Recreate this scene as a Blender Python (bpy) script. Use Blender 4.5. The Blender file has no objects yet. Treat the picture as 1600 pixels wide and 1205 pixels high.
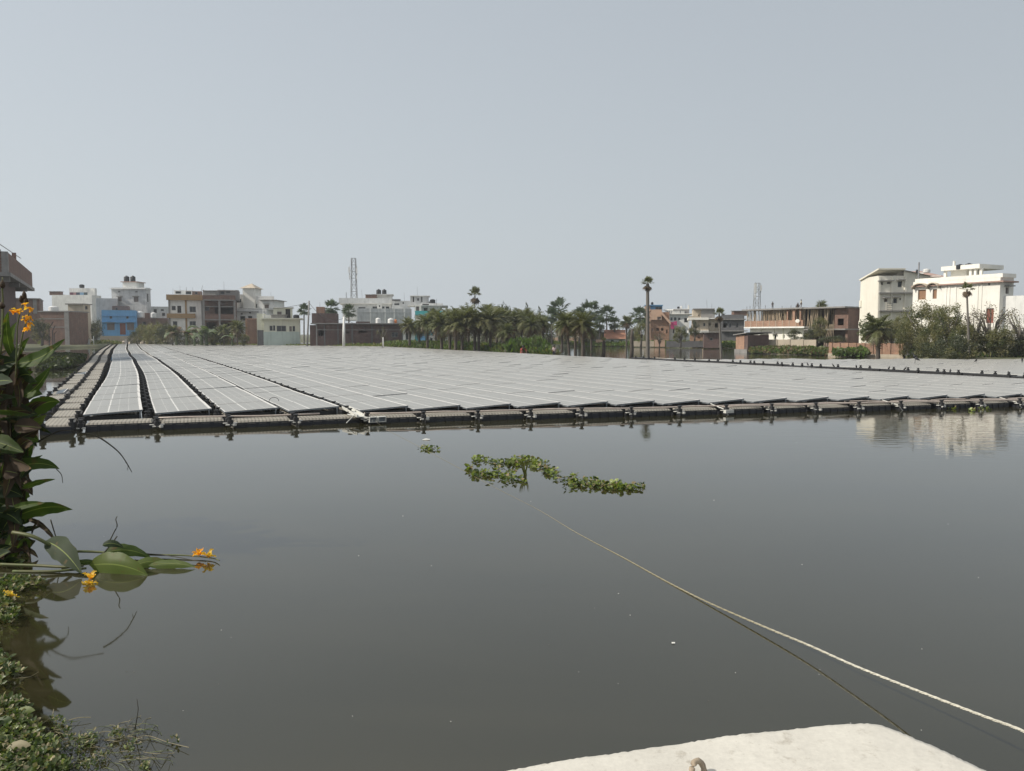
import bpy, math, random
from mathutils import Vector, Matrix, Quaternion
random.seed(7)
R = math.radians
S = bpy.context.scene
COL = S.collection
# ------------------------------------------------------------------ camera
F, CX, CY, HOR, CAMH = 1200.0, 800.0, 602.5, 521.0, 1.85
PITCH = math.atan((CY - HOR) / F)
cd = bpy.data.cameras.new('camera'); cam = bpy.data.objects.new('camera', cd); COL.objects.link(cam)
cam.location = (0, 0, CAMH); cam.rotation_euler = (math.pi / 2 - PITCH, 0, 0)
cd.sensor_width = 36; cd.lens = 27.0; cd.clip_start = 0.05; cd.clip_end = 6000
S.camera = cam
# ------------------------------------------------------------------ sky and sun
SUN_DIR = Vector((-0.80, -0.16, 0.66)).normalized()      # towards the sun
W = bpy.data.worlds.new('World'); S.world = W; W.use_nodes = True
nt = W.node_tree; nt.nodes.clear()
out = nt.nodes.new('ShaderNodeOutputWorld'); bg = nt.nodes.new('ShaderNodeBackground')
sky = nt.nodes.new('ShaderNodeTexSky'); sky.sky_type = 'NISHITA'; sky.sun_disc = False
sky.sun_elevation = math.asin(SUN_DIR.z); sky.sun_rotation = math.atan2(SUN_DIR.x, SUN_DIR.y)
sky.dust_density = 6.0; sky.air_density = 1.2; sky.altitude = 50
tc = nt.nodes.new('ShaderNodeTexCoord'); sx = nt.nodes.new('ShaderNodeSeparateXYZ')
rmp = nt.nodes.new('ShaderNodeValToRGB')
for e, (p, c) in zip([rmp.color_ramp.elements[0], rmp.color_ramp.elements[1], rmp.color_ramp.elements.new(0.12), rmp.color_ramp.elements.new(0.4)],
                     [(0.0, (6.25, 6.75, 7.15, 1)), (1.0, (4.3, 4.8, 5.25, 1)), (0.12, (5.95, 6.5, 6.9, 1)), (0.42, (5.2, 5.7, 6.2, 1))]):
    e.position = p; e.color = tuple(q / 10 for q in c[:3]) + (1,)
mul = nt.nodes.new('ShaderNodeVectorMath'); mul.operation = 'SCALE'; mul.inputs['Scale'].default_value = 10.0
mix = nt.nodes.new('ShaderNodeMix'); mix.data_type = 'RGBA'; mix.inputs[0].default_value = 0.86
L = nt.links.new
L(tc.outputs['Generated'], sx.inputs[0]); L(sx.outputs['Z'], rmp.inputs[0]); L(rmp.outputs[0], mul.inputs[0])
gx = nt.nodes.new('ShaderNodeMath'); gx.operation = 'MULTIPLY_ADD'; gx.inputs[1].default_value = -1.5; gx.inputs[2].default_value = 10.0   # the haze is a little brighter on the sun's side
L(sx.outputs['X'], gx.inputs[0]); L(gx.outputs[0], mul.inputs['Scale'])
L(sky.outputs[0], mix.inputs[6]); L(mul.outputs[0], mix.inputs[7]); L(mix.outputs[2], bg.inputs[0])
bg.inputs[1].default_value = 0.1; L(bg.outputs[0], out.inputs[0])
sl = bpy.data.lights.new('sun', 'SUN'); sl.energy = 4.3; sl.angle = R(0.6); sl.color = (1.0, 0.93, 0.82)
sun = bpy.data.objects.new('sun', sl); COL.objects.link(sun)
sun.rotation_euler = SUN_DIR.to_track_quat('Z', 'Y').to_euler(); sun.location = (-40, -10, 60)
S.view_settings.view_transform = 'Standard'; S.view_settings.look = 'None'
S.view_settings.exposure = 0.0; S.view_settings.gamma = 1.0; S.view_settings.use_curve_mapping = False
# ------------------------------------------------------------------ pixel <-> place
def ray(px, py):
    x = (px - CX) / F; y = -(py - CY) / F
    return Vector((x, math.cos(PITCH) + y * math.sin(PITCH), -math.sin(PITCH) + y * math.cos(PITCH)))
def gp(px, py, z=0.0):                      # point on the level z
    d = ray(px, py); t = (z - CAMH) / d.z
    return Vector((d.x * t, d.y * t, z))
def wp(px, py, Y):                          # point at distance Y ahead
    d = ray(px, py); t = Y / d.y
    return Vector((d.x * t, Y, CAMH + d.z * t))
# ------------------------------------------------------------------ materials
MATS = {}
def newmat(name):
    m = bpy.data.materials.new(name); m.use_nodes = True; t = m.node_tree
    b = t.nodes['Principled BSDF']
    return m, t, b
def N(t, kind, **kw):
    n = t.nodes.new(kind)
    for k, v in kw.items():
        if k in n.inputs: n.inputs[k].default_value = v
        else: setattr(n, k, v)
    return n
def objco(t, scale=(1, 1, 1)):
    c = N(t, 'ShaderNodeTexCoord'); mp = N(t, 'ShaderNodeMapping'); mp.inputs['Scale'].default_value = scale
    t.links.new(c.outputs['Object'], mp.inputs[0]); return mp.outputs[0]
def ramp(t, src, stops):
    r = N(t, 'ShaderNodeValToRGB'); els = r.color_ramp.elements
    while len(els) < len(stops): els.new(0.5)
    for e, (p, c) in zip(els, stops):
        e.position = p; e.color = (c[0], c[1], c[2], 1) if not isinstance(c, (int, float)) else (c, c, c, 1)
    t.links.new(src, r.inputs[0]); return r.outputs[0]
def mixc(t, fac, a, b, mode='MIX'):
    m = N(t, 'ShaderNodeMix'); m.data_type = 'RGBA'; m.blend_type = mode
    for i, v in ((0, fac), (6, a), (7, b)):
        if hasattr(v, 'links'): t.links.new(v, m.inputs[i])
        elif isinstance(v, (int, float)): m.inputs[i].default_value = v if i == 0 else (v, v, v, 1)
        else: m.inputs[i].default_value = (v[0], v[1], v[2], 1)
    return m.outputs[2]
def bump(t, b, h, strength=0.3, dist=0.02):
    n = N(t, 'ShaderNodeBump'); n.inputs['Strength'].default_value = strength; n.inputs['Distance'].default_value = dist
    t.links.new(h, n.inputs['Height']); t.links.new(n.outputs[0], b.inputs['Normal'])
def rough(name, col, col2=None, scale=1.5, r=0.85, streak=0.35, bumpd=0.01, fine=20, metal=0.0):
    """plaster, concrete, paint: blotches, rain streaks and fine grain"""
    if name in MATS: return MATS[name]
    m, t, b = newmat(name)
    col2 = col2 or tuple(c * 0.6 for c in col)
    n1 = N(t, 'ShaderNodeTexNoise', Scale=scale, Detail=6.0, Roughness=0.65); t.links.new(objco(t), n1.inputs[0])
    c = mixc(t, ramp(t, n1.outputs[0], [(0.35, 0.0), (0.75, 1.0)]), col, col2)
    if streak:
        n2 = N(t, 'ShaderNodeTexNoise', Scale=2.2, Detail=5.0, Roughness=0.6); t.links.new(objco(t, (1.6, 1.6, 0.18)), n2.inputs[0])
        c = mixc(t, ramp(t, n2.outputs[0], [(0.5, 0.0), (0.8, streak)]), c, tuple(q * 0.35 for q in col2))
    n3 = N(t, 'ShaderNodeTexNoise', Scale=fine, Detail=4.0); t.links.new(objco(t), n3.inputs[0])
    c = mixc(t, 0.25, c, ramp(t, n3.outputs[0], [(0.2, 0.6), (0.8, 1.0)]), 'MULTIPLY')
    t.links.new(c, b.inputs['Base Color']); b.inputs['Roughness'].default_value = r; b.inputs['Metallic'].default_value = metal
    bump(t, b, n3.outputs[0], 0.3, bumpd)
    MATS[name] = m; return m
def brick(name, col=(0.20, 0.095, 0.068), col2=(0.13, 0.068, 0.052), mortar=(0.22, 0.19, 0.16), plaster=0.25):
    if name in MATS: return MATS[name]
    m, t, b = newmat(name)
    c0 = N(t, 'ShaderNodeTexCoord'); s = N(t, 'ShaderNodeSeparateXYZ'); t.links.new(c0.outputs['Object'], s.inputs[0])
    ad = N(t, 'ShaderNodeMath'); ad.operation = 'ADD'; t.links.new(s.outputs[0], ad.inputs[0]); t.links.new(s.outputs[1], ad.inputs[1])
    cb = N(t, 'ShaderNodeCombineXYZ'); t.links.new(ad.outputs[0], cb.inputs[0]); t.links.new(s.outputs[2], cb.inputs[1])
    br = N(t, 'ShaderNodeTexBrick'); t.links.new(cb.outputs[0], br.inputs[0])
    br.inputs['Color1'].default_value = (*col, 1); br.inputs['Color2'].default_value = (*col2, 1); br.inputs['Mortar'].default_value = (*mortar, 1)
    br.inputs['Scale'].default_value = 1.0; br.inputs['Brick Width'].default_value = 0.24; br.inputs['Row Height'].default_value = 0.085; br.inputs['Mortar Size'].default_value = 0.010
    n1 = N(t, 'ShaderNodeTexNoise', Scale=0.9, Detail=6.0, Roughness=0.7); t.links.new(objco(t), n1.inputs[0])
    c = mixc(t, ramp(t, n1.outputs[0], [(0.5, 0.0), (0.78, plaster)]), br.outputs[0], (0.27, 0.24, 0.21))
    n2 = N(t, 'ShaderNodeTexNoise', Scale=2.2, Detail=5.0); t.links.new(objco(t, (1, 1, 0.3)), n2.inputs[0])
    c = mixc(t, 0.5, c, ramp(t, n2.outputs[0], [(0.3, 0.45), (0.7, 1.1)]), 'MULTIPLY')
    t.links.new(c, b.inputs['Base Color']); b.inputs['Roughness'].default_value = 0.92
    bump(t, b, br.outputs[1], -0.3, 0.01); MATS[name] = m; return m
def leafmat(name, col, col2, trans=0.35, r=0.45, vein=False, scale=3.0):
    if name in MATS: return MATS[name]
    m, t, b = newmat(name); o = t.nodes['Material Output']
    n1 = N(t, 'ShaderNodeTexNoise', Scale=scale, Detail=4.0); t.links.new(objco(t), n1.inputs[0])
    c = mixc(t, ramp(t, n1.outputs[0], [(0.35, 0.0), (0.65, 1.0)]), col, col2)
    oi = N(t, 'ShaderNodeNewGeometry')
    c = mixc(t, ramp(t, oi.outputs['Random Per Island'], [(0.0, 0.0), (1.0, 0.6)]), c, tuple(q * 0.5 for q in col))
    if vein:
        uv = N(t, 'ShaderNodeTexCoord'); s = N(t, 'ShaderNodeSeparateXYZ'); t.links.new(uv.outputs['UV'], s.inputs[0])
        a = N(t, 'ShaderNodeMath'); a.operation = 'SUBTRACT'; a.inputs[1].default_value = 0.5; t.links.new(s.outputs[0], a.inputs[0])
        ab = N(t, 'ShaderNodeMath'); ab.operation = 'ABSOLUTE'; t.links.new(a.outputs[0], ab.inputs[0])
        q = N(t, 'ShaderNodeMath'); q.operation = 'MULTIPLY_ADD'; q.inputs[1].default_value = -0.9; t.links.new(ab.outputs[0], q.inputs[0]); t.links.new(s.outputs[1], q.inputs[2])
        w = N(t, 'ShaderNodeMath'); w.operation = 'MULTIPLY'; w.inputs[1].default_value = 170.0; t.links.new(q.outputs[0], w.inputs[0])
        sn = N(t, 'ShaderNodeMath'); sn.operation = 'SINE'; t.links.new(w.outputs[0], sn.inputs[0])
        c = mixc(t, ramp(t, sn.outputs[0], [(0.2, 0.0), (1.0, 0.28)]), c, tuple(q_ * 0.45 for q_ in col))
        c = mixc(t, ramp(t, ab.outputs[0], [(0.0, 0.8), (0.035, 0.0)]), c, (0.30, 0.36, 0.10))
        n4 = N(t, 'ShaderNodeTexNoise', Scale=9.0, Detail=5.0); t.links.new(objco(t), n4.inputs[0])
        c = mixc(t, ramp(t, n4.outputs[0], [(0.60, 0.0), (0.70, 0.75)]), c, (0.14, 0.085, 0.03))
        bump(t, b, sn.outputs[0], 0.25, 0.004)
    tr = N(t, 'ShaderNodeBsdfTranslucent'); mx = N(t, 'ShaderNodeMixShader'); mx.inputs[0].default_value = trans
    t.links.new(c, b.inputs['Base Color']); t.links.new(mixc(t, 1.0, c, (1.5, 1.6, 0.7), 'MULTIPLY'), tr.inputs[0])
    b.inputs['Roughness'].default_value = r; b.inputs['Specular IOR Level'].default_value = 0.3
    t.links.new(b.outputs[0], mx.inputs[1]); t.links.new(tr.outputs[0], mx.inputs[2]); t.links.new(mx.outputs[0], o.inputs[0])
    MATS[name] = m; return m
def plain(name, col, r=0.6, metal=0.0, spec=0.5):
    if name in MATS: return MATS[name]
    m, t, b = newmat(name)
    n1 = N(t, 'ShaderNodeTexNoise', Scale=14.0, Detail=3.0); t.links.new(objco(t), n1.inputs[0])
    t.links.new(mixc(t, ramp(t, n1.outputs[0], [(0.3, 0.0), (0.8, 1.0)]), col, tuple(q * 0.7 for q in col)), b.inputs['Base Color'])
    b.inputs['Roughness'].default_value = r; b.inputs['Metallic'].default_value = metal; b.inputs['Specular IOR Level'].default_value = spec
    MATS[name] = m; return m
WHITE = rough('white_limewash', (0.80, 0.80, 0.77), (0.60, 0.60, 0.58), 0.9, streak=0.4)
WHITE2 = rough('bright_white_paint', (0.84, 0.82, 0.76), (0.70, 0.68, 0.62), 0.7, streak=0.2)
GREYW = rough('weathered_grey_white_plaster', (0.56, 0.57, 0.57), (0.38, 0.39, 0.39), 1.2, streak=0.6)
CREAM = rough('cream_paint', (0.76, 0.73, 0.64), (0.68, 0.65, 0.56), 0.8, streak=0.2)
CREAM2 = rough('pale_cream_plaster', (0.66, 0.66, 0.54), (0.54, 0.54, 0.45), 0.8, streak=0.3)
MINT = rough('mint_dado_paint', (0.46, 0.54, 0.50), (0.38, 0.45, 0.42), 0.8, streak=0.4)
BLUE = rough('sky_blue_paint', (0.14, 0.36, 0.62), (0.11, 0.28, 0.50), 0.9, streak=0.35)
TURQ = rough('turquoise_paint', (0.08, 0.48, 0.50), (0.07, 0.38, 0.40), 0.8, streak=0.2)
TURQD = rough('deep_turquoise_paint', (0.05, 0.24, 0.27), (0.04, 0.18, 0.20), 0.8, streak=0.2)
OCHRE = rough('ochre_paint', (0.36, 0.24, 0.12), (0.27, 0.18, 0.09), 0.8, streak=0.3)
PEACH = rough('peach_plaster', (0.55, 0.38, 0.28), (0.42, 0.28, 0.20), 0.8, streak=0.3)
BEIGE = rough('beige_plaster', (0.50, 0.43, 0.34), (0.38, 0.33, 0.26), 0.9, streak=0.3)
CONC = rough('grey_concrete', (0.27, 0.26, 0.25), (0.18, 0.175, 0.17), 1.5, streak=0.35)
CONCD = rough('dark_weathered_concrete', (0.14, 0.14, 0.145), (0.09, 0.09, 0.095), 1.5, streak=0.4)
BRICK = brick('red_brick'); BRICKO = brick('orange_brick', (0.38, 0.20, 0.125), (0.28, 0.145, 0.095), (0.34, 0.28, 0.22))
BRICKD = brick('dark_and_shaded_brick', (0.13, 0.07, 0.06), (0.09, 0.05, 0.045), (0.12, 0.11, 0.105), 0.35)
DOOR = plain('red_brown_door_paint', (0.23, 0.075, 0.05)); SHUT = plain('grey_brown_shutter', (0.17, 0.14, 0.13))
GLASS = plain('dark_window_glass', (0.025, 0.03, 0.035), 0.12); FRAMEM = plain('window_frame_paint', (0.20, 0.20, 0.19))
WOODW = plain('brown_window_wood', (0.28, 0.16, 0.09)); TANKB = plain('black_tank_plastic', (0.012, 0.014, 0.018), 0.4)
TANKW = plain('white_tank_plastic', (0.72, 0.72, 0.70), 0.4); STEEL = plain('galvanised_steel', (0.27, 0.275, 0.285), 0.5, 0.4)
BAMBOO = plain('bamboo_pole', (0.46, 0.37, 0.26), 0.7); TILE = rough('terracotta_tile', (0.36, 0.17, 0.10), (0.25, 0.12, 0.08), 3, streak=0.2)
ROOFR = rough('red_sheet_roof', (0.40, 0.27, 0.22), (0.30, 0.20, 0.17), 1, streak=0.2); ROOFG = rough('grey_sheet_roof', (0.30, 0.30, 0.31), (0.2, 0.2, 0.2), 1, streak=0.2)
DARK = plain('dark_interior', (0.02, 0.02, 0.022), 0.9)
# ------------------------------------------------------------------ mesh builder
class MB:
    def __init__(s): s.v = []; s.f = []; s.mi = []; s.uv = []; s.mats = []; s.M = None
    def mat(s, m):
        if m not in s.mats: s.mats.append(m)
        return s.mats.index(m)
    def add(s, vs, fs, m, uvs=None):
        o = len(s.v); k = s.mat(m)
        for p in vs:
            p = Vector(p)
            s.v.append(tuple(s.M @ p) if s.M else tuple(p))
        for i, f in enumerate(fs):
            s.f.append(tuple(o + q for q in f)); s.mi.append(k)
            s.uv.extend(uvs[i] if uvs else [(0, 0)] * len(f))
    def quad(s, a, b, c, d, m, uv=False): s.add([a, b, c, d], [(0, 1, 2, 3)], m, [[(0, 0), (1, 0), (1, 1), (0, 1)]] if uv else None)
    def box(s, x0, y0, z0, x1, y1, z1, m):
        s.add([(x0, y0, z0), (x1, y0, z0), (x1, y1, z0), (x0, y1, z0), (x0, y0, z1), (x1, y0, z1), (x1, y1, z1), (x0, y1, z1)],
              [(0, 3, 2, 1), (4, 5, 6, 7), (0, 1, 5, 4), (1, 2, 6, 5), (2, 3, 7, 6), (3, 0, 4, 7)], m)
    def tube(s, pts, rad, n, m, cap=True):
        pts = [Vector(p) for p in pts]; vs = []; fs = []
        if not isinstance(rad, (list, tuple)): rad = [rad] * len(pts)
        for i, p in enumerate(pts):
            d = (pts[min(i + 1, len(pts) - 1)] - pts[max(i - 1, 0)])
            d = d.normalized() if d.length > 1e-9 else Vector((0, 0, 1))
            a = d.cross(Vector((0.13, 0.21, 0.97)) if abs(d.z) < 0.9 else Vector((1, 0.1, 0))).normalized(); b = d.cross(a)
            for k in range(n):
                t = 2 * math.pi * k / n; vs.append(p + (a * math.cos(t) + b * math.sin(t)) * rad[i])
        for i in range(len(pts) - 1):
            for k in range(n):
                fs.append((i * n + k, i * n + (k + 1) % n, (i + 1) * n + (k + 1) % n, (i + 1) * n + k))
        if cap: fs.append(tuple(range(n))[::-1]); fs.append(tuple((len(pts) - 1) * n + k for k in range(n)))
        s.add(vs, fs, m)
    def lathe(s, prof, n, m, c=(0, 0, 0)):
        vs = []; fs = []
        for r, z in prof:
            for k in range(n):
                t = 2 * math.pi * k / n; vs.append((c[0] + r * math.cos(t), c[1] + r * math.sin(t), c[2] + z))
        for i in range(len(prof) - 1):
            for k in range(n): fs.append((i * n + k, i * n + (k + 1) % n, (i + 1) * n + (k + 1) % n, (i + 1) * n + k))
        fs.append(tuple(range(n))[::-1]); fs.append(tuple((len(prof) - 1) * n + k for k in range(n)))
        s.add(vs, fs, m)
    def mesh(s, name, smooth=False):
        me = bpy.data.meshes.new(name); me.from_pydata(s.v, [], s.f)
        for m in s.mats: me.materials.append(m)
        me.polygons.foreach_set('material_index', s.mi)
        if any(u != (0, 0) for u in s.uv):
            l = me.uv_layers.new(name='UVMap'); l.data.foreach_set('uv', [q for u in s.uv for q in u])
        if smooth: me.polygons.foreach_set('use_smooth', [True] * len(me.polygons))
        me.update(); return me
    def build(s, name, parent=None, smooth=False, loc=None):
        return link(name, s.mesh(name, smooth), parent, loc)
def link(name, me, parent=None, loc=None, rot=None, scale=None):
    o = bpy.data.objects.new(name, me); COL.objects.link(o)
    if parent: o.parent = parent
    if loc is not None: o.location = loc
    if rot is not None: o.rotation_euler = rot
    if scale is not None: o.scale = scale if hasattr(scale, '__len__') else (scale,) * 3
    return o
def tag(o, label=None, cat=None, group=None, kind=None):
    if label: o['label'] = label
    if cat: o['category'] = cat
    if group: o['group'] = group
    if kind: o['kind'] = kind
    return o
def thing(name, label, cat, loc=(0, 0, 0), rz=0.0, group=None):
    return tag(link(name, None, None, loc, (0, 0, rz)), label, cat, group)
def struct(o): o['kind'] = 'structure'; return o
# ------------------------------------------------------------------ the ground and the water
def water_material():
    m, t, b = newmat('murky_pond_water')
    g = N(t, 'ShaderNodeNewGeometry'); s = N(t, 'ShaderNodeSeparateXYZ'); t.links.new(g.outputs['Position'], s.inputs[0])
    n = N(t, 'ShaderNodeTexNoise', Scale=0.35, Detail=3.0); t.links.new(g.outputs['Position'], n.inputs[0])
    c = mixc(t, ramp(t, n.outputs[0], [(0.3, 0.0), (0.7, 1.0)]), (0.027, 0.025, 0.011), (0.021, 0.020, 0.009))
    mp0 = N(t, 'ShaderNodeMapping'); mp0.inputs['Scale'].default_value = (0.28, 0.9, 1); t.links.new(g.outputs['Position'], mp0.inputs[0])
    nw = N(t, 'ShaderNodeTexNoise', Scale=0.8, Detail=4.0, Roughness=0.6, Distortion=0.8); t.links.new(mp0.outputs[0], nw.inputs[0])
    c = mixc(t, ramp(t, nw.outputs[0], [(0.45, 0.0), (0.7, 0.5)]), c, (0.035, 0.032, 0.016))
    t.links.new(c, b.inputs['Base Color']); t.links.new(ramp(t, nw.outputs[0], [(0.35, 0.015), (0.7, 0.06)]), b.inputs['Roughness']); b.inputs['IOR'].default_value = 1.74
    # fine ripples: calm near the bank, livelier on the open water to the right and beyond the array
    mp = N(t, 'ShaderNodeMapping'); mp.inputs['Scale'].default_value = (0.9, 3.2, 1); mp.inputs['Rotation'].default_value = (0, 0, R(-8)); t.links.new(g.outputs['Position'], mp.inputs[0])
    n1 = N(t, 'ShaderNodeTexNoise', Scale=2.2, Detail=2.5, Roughness=0.5); t.links.new(mp.outputs[0], n1.inputs[0])
    mr = N(t, 'ShaderNodeMapRange'); mr.inputs[1].default_value = 1.0; mr.inputs[2].default_value = 12.0; mr.inputs[3].default_value = 0.0; mr.inputs[4].default_value = 1.0
    t.links.new(s.outputs[0], mr.inputs[0])
    mr2 = N(t, 'ShaderNodeMapRange'); mr2.inputs[1].default_value = 9.0; mr2.inputs[2].default_value = 14.0; t.links.new(s.outputs[1], mr2.inputs[0])
    ml = N(t, 'ShaderNodeMath'); ml.operation = 'MULTIPLY'; t.links.new(mr.outputs[0], ml.inputs[0]); t.links.new(mr2.outputs[0], ml.inputs[1])
    ma = N(t, 'ShaderNodeMath'); ma.operation = 'MULTIPLY_ADD'; ma.inputs[1].default_value = 2.6; ma.inputs[2].default_value = 0.08; t.links.new(ml.outputs[0], ma.inputs[0])
    bp = N(t, 'ShaderNodeBump'); bp.inputs['Distance'].default_value = 0.0018
    t.links.new(n1.outputs[0], bp.inputs['Height']); t.links.new(ma.outputs[0], bp.inputs['Strength']); t.links.new(bp.outputs[0], b.inputs['Normal'])
    return m
wm = MB(); wm.quad((-900, -60, 0), (900, -60, 0), (900, 900, 0), (-900, 900, 0), water_material())
struct(wm.build('water'))
EARTH = rough('bank_earth_and_grass', (0.10, 0.095, 0.05), (0.055, 0.075, 0.028), 0.6, streak=0, bumpd=0.05, fine=6)
MUD = rough('dark_mud', (0.055, 0.05, 0.036), (0.03, 0.035, 0.02), 2.0, streak=0, bumpd=0.03, fine=12)
shore = [(-900, 560), (20, 548), (100, 544), (160, 542.5), (200, 536.6), (470, 537), (600, 540), (640, 543.5), (700, 547), (760, 550.5), (820, 554), (862, 555.5),
         (872, 549), (866, 543.5), (900, 541.5), (1000, 541.5), (1100, 541.5), (1150, 544), (1180, 549), (1230, 553), (1290, 555), (1345, 557), (1415, 558), (1440, 564), (1470, 567), (1600, 569), (2600, 576)]
pts = []
for a, b_ in zip(shore[:-1], shore[1:]):
    A, B = gp(*a), gp(*b_)
    for k in range(6):
        p = A.lerp(B, k / 6); pts.append(p + Vector((random.uniform(-.3, .3), random.uniform(-.4, .4), 0)))
pts.append(gp(*shore[-1]))
lb = MB(); vs = []
for p in pts:
    d = Vector((p.x, p.y, 0)).normalized()
    for k, z in ((0, -0.25), (0.6, 0.12), (2.5, 0.3)): q = p + d * k; vs.append((q.x, q.y, z))
    q = d * 1000; vs.append((q.x, q.y, 0.35))
lb.add(vs, [(4 * i + k, 4 * i + 4 + k, 4 * i + 5 + k, 4 * i + 1 + k) for i in range(len(pts) - 1) for k in range(3)], EARTH)
struct(lb.build('far_bank', smooth=True))
# near bank on the left, under the canna plants
edge = [(-1.5, 0.2), (-1.75, 1.6), (-2.05, 2.6), (-2.35, 3.4), (-2.75, 4.0), (-3.2, 4.6), (-3.7, 5.3), (-4.05, 6.0), (-4.6, 7.0), (-6.5, 9.5), (-11, 15), (-22, 30), (-33, 45), (-60, 82)]
nb = MB(); vs = []
for i, (x, y) in enumerate(edge):
    dx = -1.0
    for k, z in ((0, -0.2), (0.12, 0.02), (0.5, 0.12), (2.5, 0.3), (20, 0.5), (70, 0.6)):
        vs.append((x - k, y - k * 0.15 + random.uniform(-.05, .05), z + random.uniform(-.015, .015) if k else z))
nb.add(vs, [(6 * i + k, 6 * i + 1 + k, 6 * i + 7 + k, 6 * i + 6 + k) for i in range(len(edge) - 1) for k in range(5)], MUD)
struct(nb.build('near_bank', smooth=True))

# ------------------------------------------------------------------ the floating solar array
UA = R(26.55); AS = 1.088                    # raft heading and plan scale
def dust_panel(name, dusty, grid):
    m, t, b = newmat(name)
    uv = N(t, 'ShaderNodeTexCoord'); s = N(t, 'ShaderNodeSeparateXYZ'); t.links.new(uv.outputs['UV'], s.inputs[0])
    fac = None
    def line(axis, pos, w, amt):
        nonlocal fac
        a = N(t, 'ShaderNodeMath'); a.operation = 'SUBTRACT'; a.inputs[1].default_value = pos; t.links.new(s.outputs[axis], a.inputs[0])
        ab = N(t, 'ShaderNodeMath'); ab.operation = 'ABSOLUTE'; t.links.new(a.outputs[0], ab.inputs[0])
        l = N(t, 'ShaderNodeMath'); l.operation = 'LESS_THAN'; l.inputs[1].default_value = w; t.links.new(ab.outputs[0], l.inputs[0])
        k = N(t, 'ShaderNodeMath'); k.operation = 'MULTIPLY'; k.inputs[1].default_value = amt; t.links.new(l.outputs[0], k.inputs[0])
        if fac is None: fac = k.outputs[0]
        else:
            x = N(t, 'ShaderNodeMath'); x.operation = 'MAXIMUM'; t.links.new(fac, x.inputs[0]); t.links.new(k.outputs[0], x.inputs[1]); fac = x.outputs[0]
    line(0, 0.42, 0.014, 0.9)
    for p in (0.21, 0.61, 0.80): line(0, p, 0.005, 0.5)
    g = N(t, 'ShaderNodeNewGeometry'); n = N(t, 'ShaderNodeTexNoise', Scale=0.5, Detail=5.0, Roughness=0.6); t.links.new(g.outputs['Position'], n.inputs[0])
    c = mixc(t, ramp(t, n.outputs[0], [(0.3, 0.0), (0.7, 1.0)]), dusty, tuple(q * 0.82 for q in dusty))
    c = mixc(t, ramp(t, g.outputs['Random Per Island'], [(0.0, 0.0), (1.0, 0.45)]), c, tuple(q * 0.72 for q in dusty))
    c = mixc(t, fac, c, grid)
    n2 = N(t, 'ShaderNodeTexNoise', Scale=9.0, Detail=4.0, Roughness=0.7); t.links.new(g.outputs['Position'], n2.inputs[0])
    c = mixc(t, 0.35, c, ramp(t, n2.outputs[0], [(0.3, 0.75), (0.7, 1.1)]), 'MULTIPLY')
    t.links.new(c, b.inputs['Base Color']); b.inputs['Roughness'].default_value = 0.32; b.inputs['IOR'].default_value = 1.45
    return m
GLZ = dust_panel('dusty_solar_glass', (0.34, 0.337, 0.315), (0.66, 0.65, 0.61)); GLZC = dust_panel('clean_blue_solar_glass', (0.05, 0.075, 0.10), (0.2, 0.22, 0.24))
ALU = plain('anodised_aluminium', (0.66, 0.65, 0.62), 0.5, 0.0); ALUD = plain('dull_shaded_aluminium', (0.20, 0.22, 0.24), 0.5, 0.3)  # frame sides darker than the lit tops: shade put into the colour
def float_mat():
    m, t, b = newmat('dusty_black_float_plastic')
    g = N(t, 'ShaderNodeNewGeometry'); s = N(t, 'ShaderNodeSeparateXYZ'); t.links.new(g.outputs['Normal'], s.inputs[0])
    n = N(t, 'ShaderNodeTexNoise', Scale=5.0, Detail=5.0, Roughness=0.7); t.links.new(g.outputs['Position'], n.inputs[0])
    top = mixc(t, ramp(t, n.outputs[0], [(0.3, 0.0), (0.7, 1.0)]), (0.42, 0.39, 0.32), (0.28, 0.255, 0.21))
    w = N(t, 'ShaderNodeTexWave', Scale=5.0, Distortion=0.4); w.wave_type = 'BANDS'; w.bands_direction = 'X'
    w2 = N(t, 'ShaderNodeTexWave', Scale=5.0, Distortion=0.4); w2.bands_direction = 'Y'
    for q in (w, w2): t.links.new(objco(t), q.inputs[0])
    mm = N(t, 'ShaderNodeMath'); mm.operation = 'MULTIPLY'; t.links.new(w.outputs[1], mm.inputs[0]); t.links.new(w2.outputs[1], mm.inputs[1])
    top = mixc(t, ramp(t, mm.outputs[0], [(0.0, 0.8), (0.4, 0.0)]), top, (0.11, 0.10, 0.085))
    c = mixc(t, ramp(t, s.outputs[2], [(0.5, 0.0), (0.8, 1.0)]), (0.016, 0.018, 0.024), top)
    t.links.new(c, b.inputs['Base Color']); b.inputs['Roughness'].default_value = 0.55
    bump(t, b, mm.outputs[0], 0.6, 0.006); return m
FLT = float_mat(); PEG = plain('black_peg_plastic', (0.018, 0.018, 0.02), 0.5); LUGW = plain('pale_nylon_bolt', (0.55, 0.54, 0.50), 0.5)
PIPE = plain('pale_pink_conduit', (0.48, 0.41, 0.36), 0.5); TRAY = plain('white_cable_tray', (0.60, 0.60, 0.56), 0.5)

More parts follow.
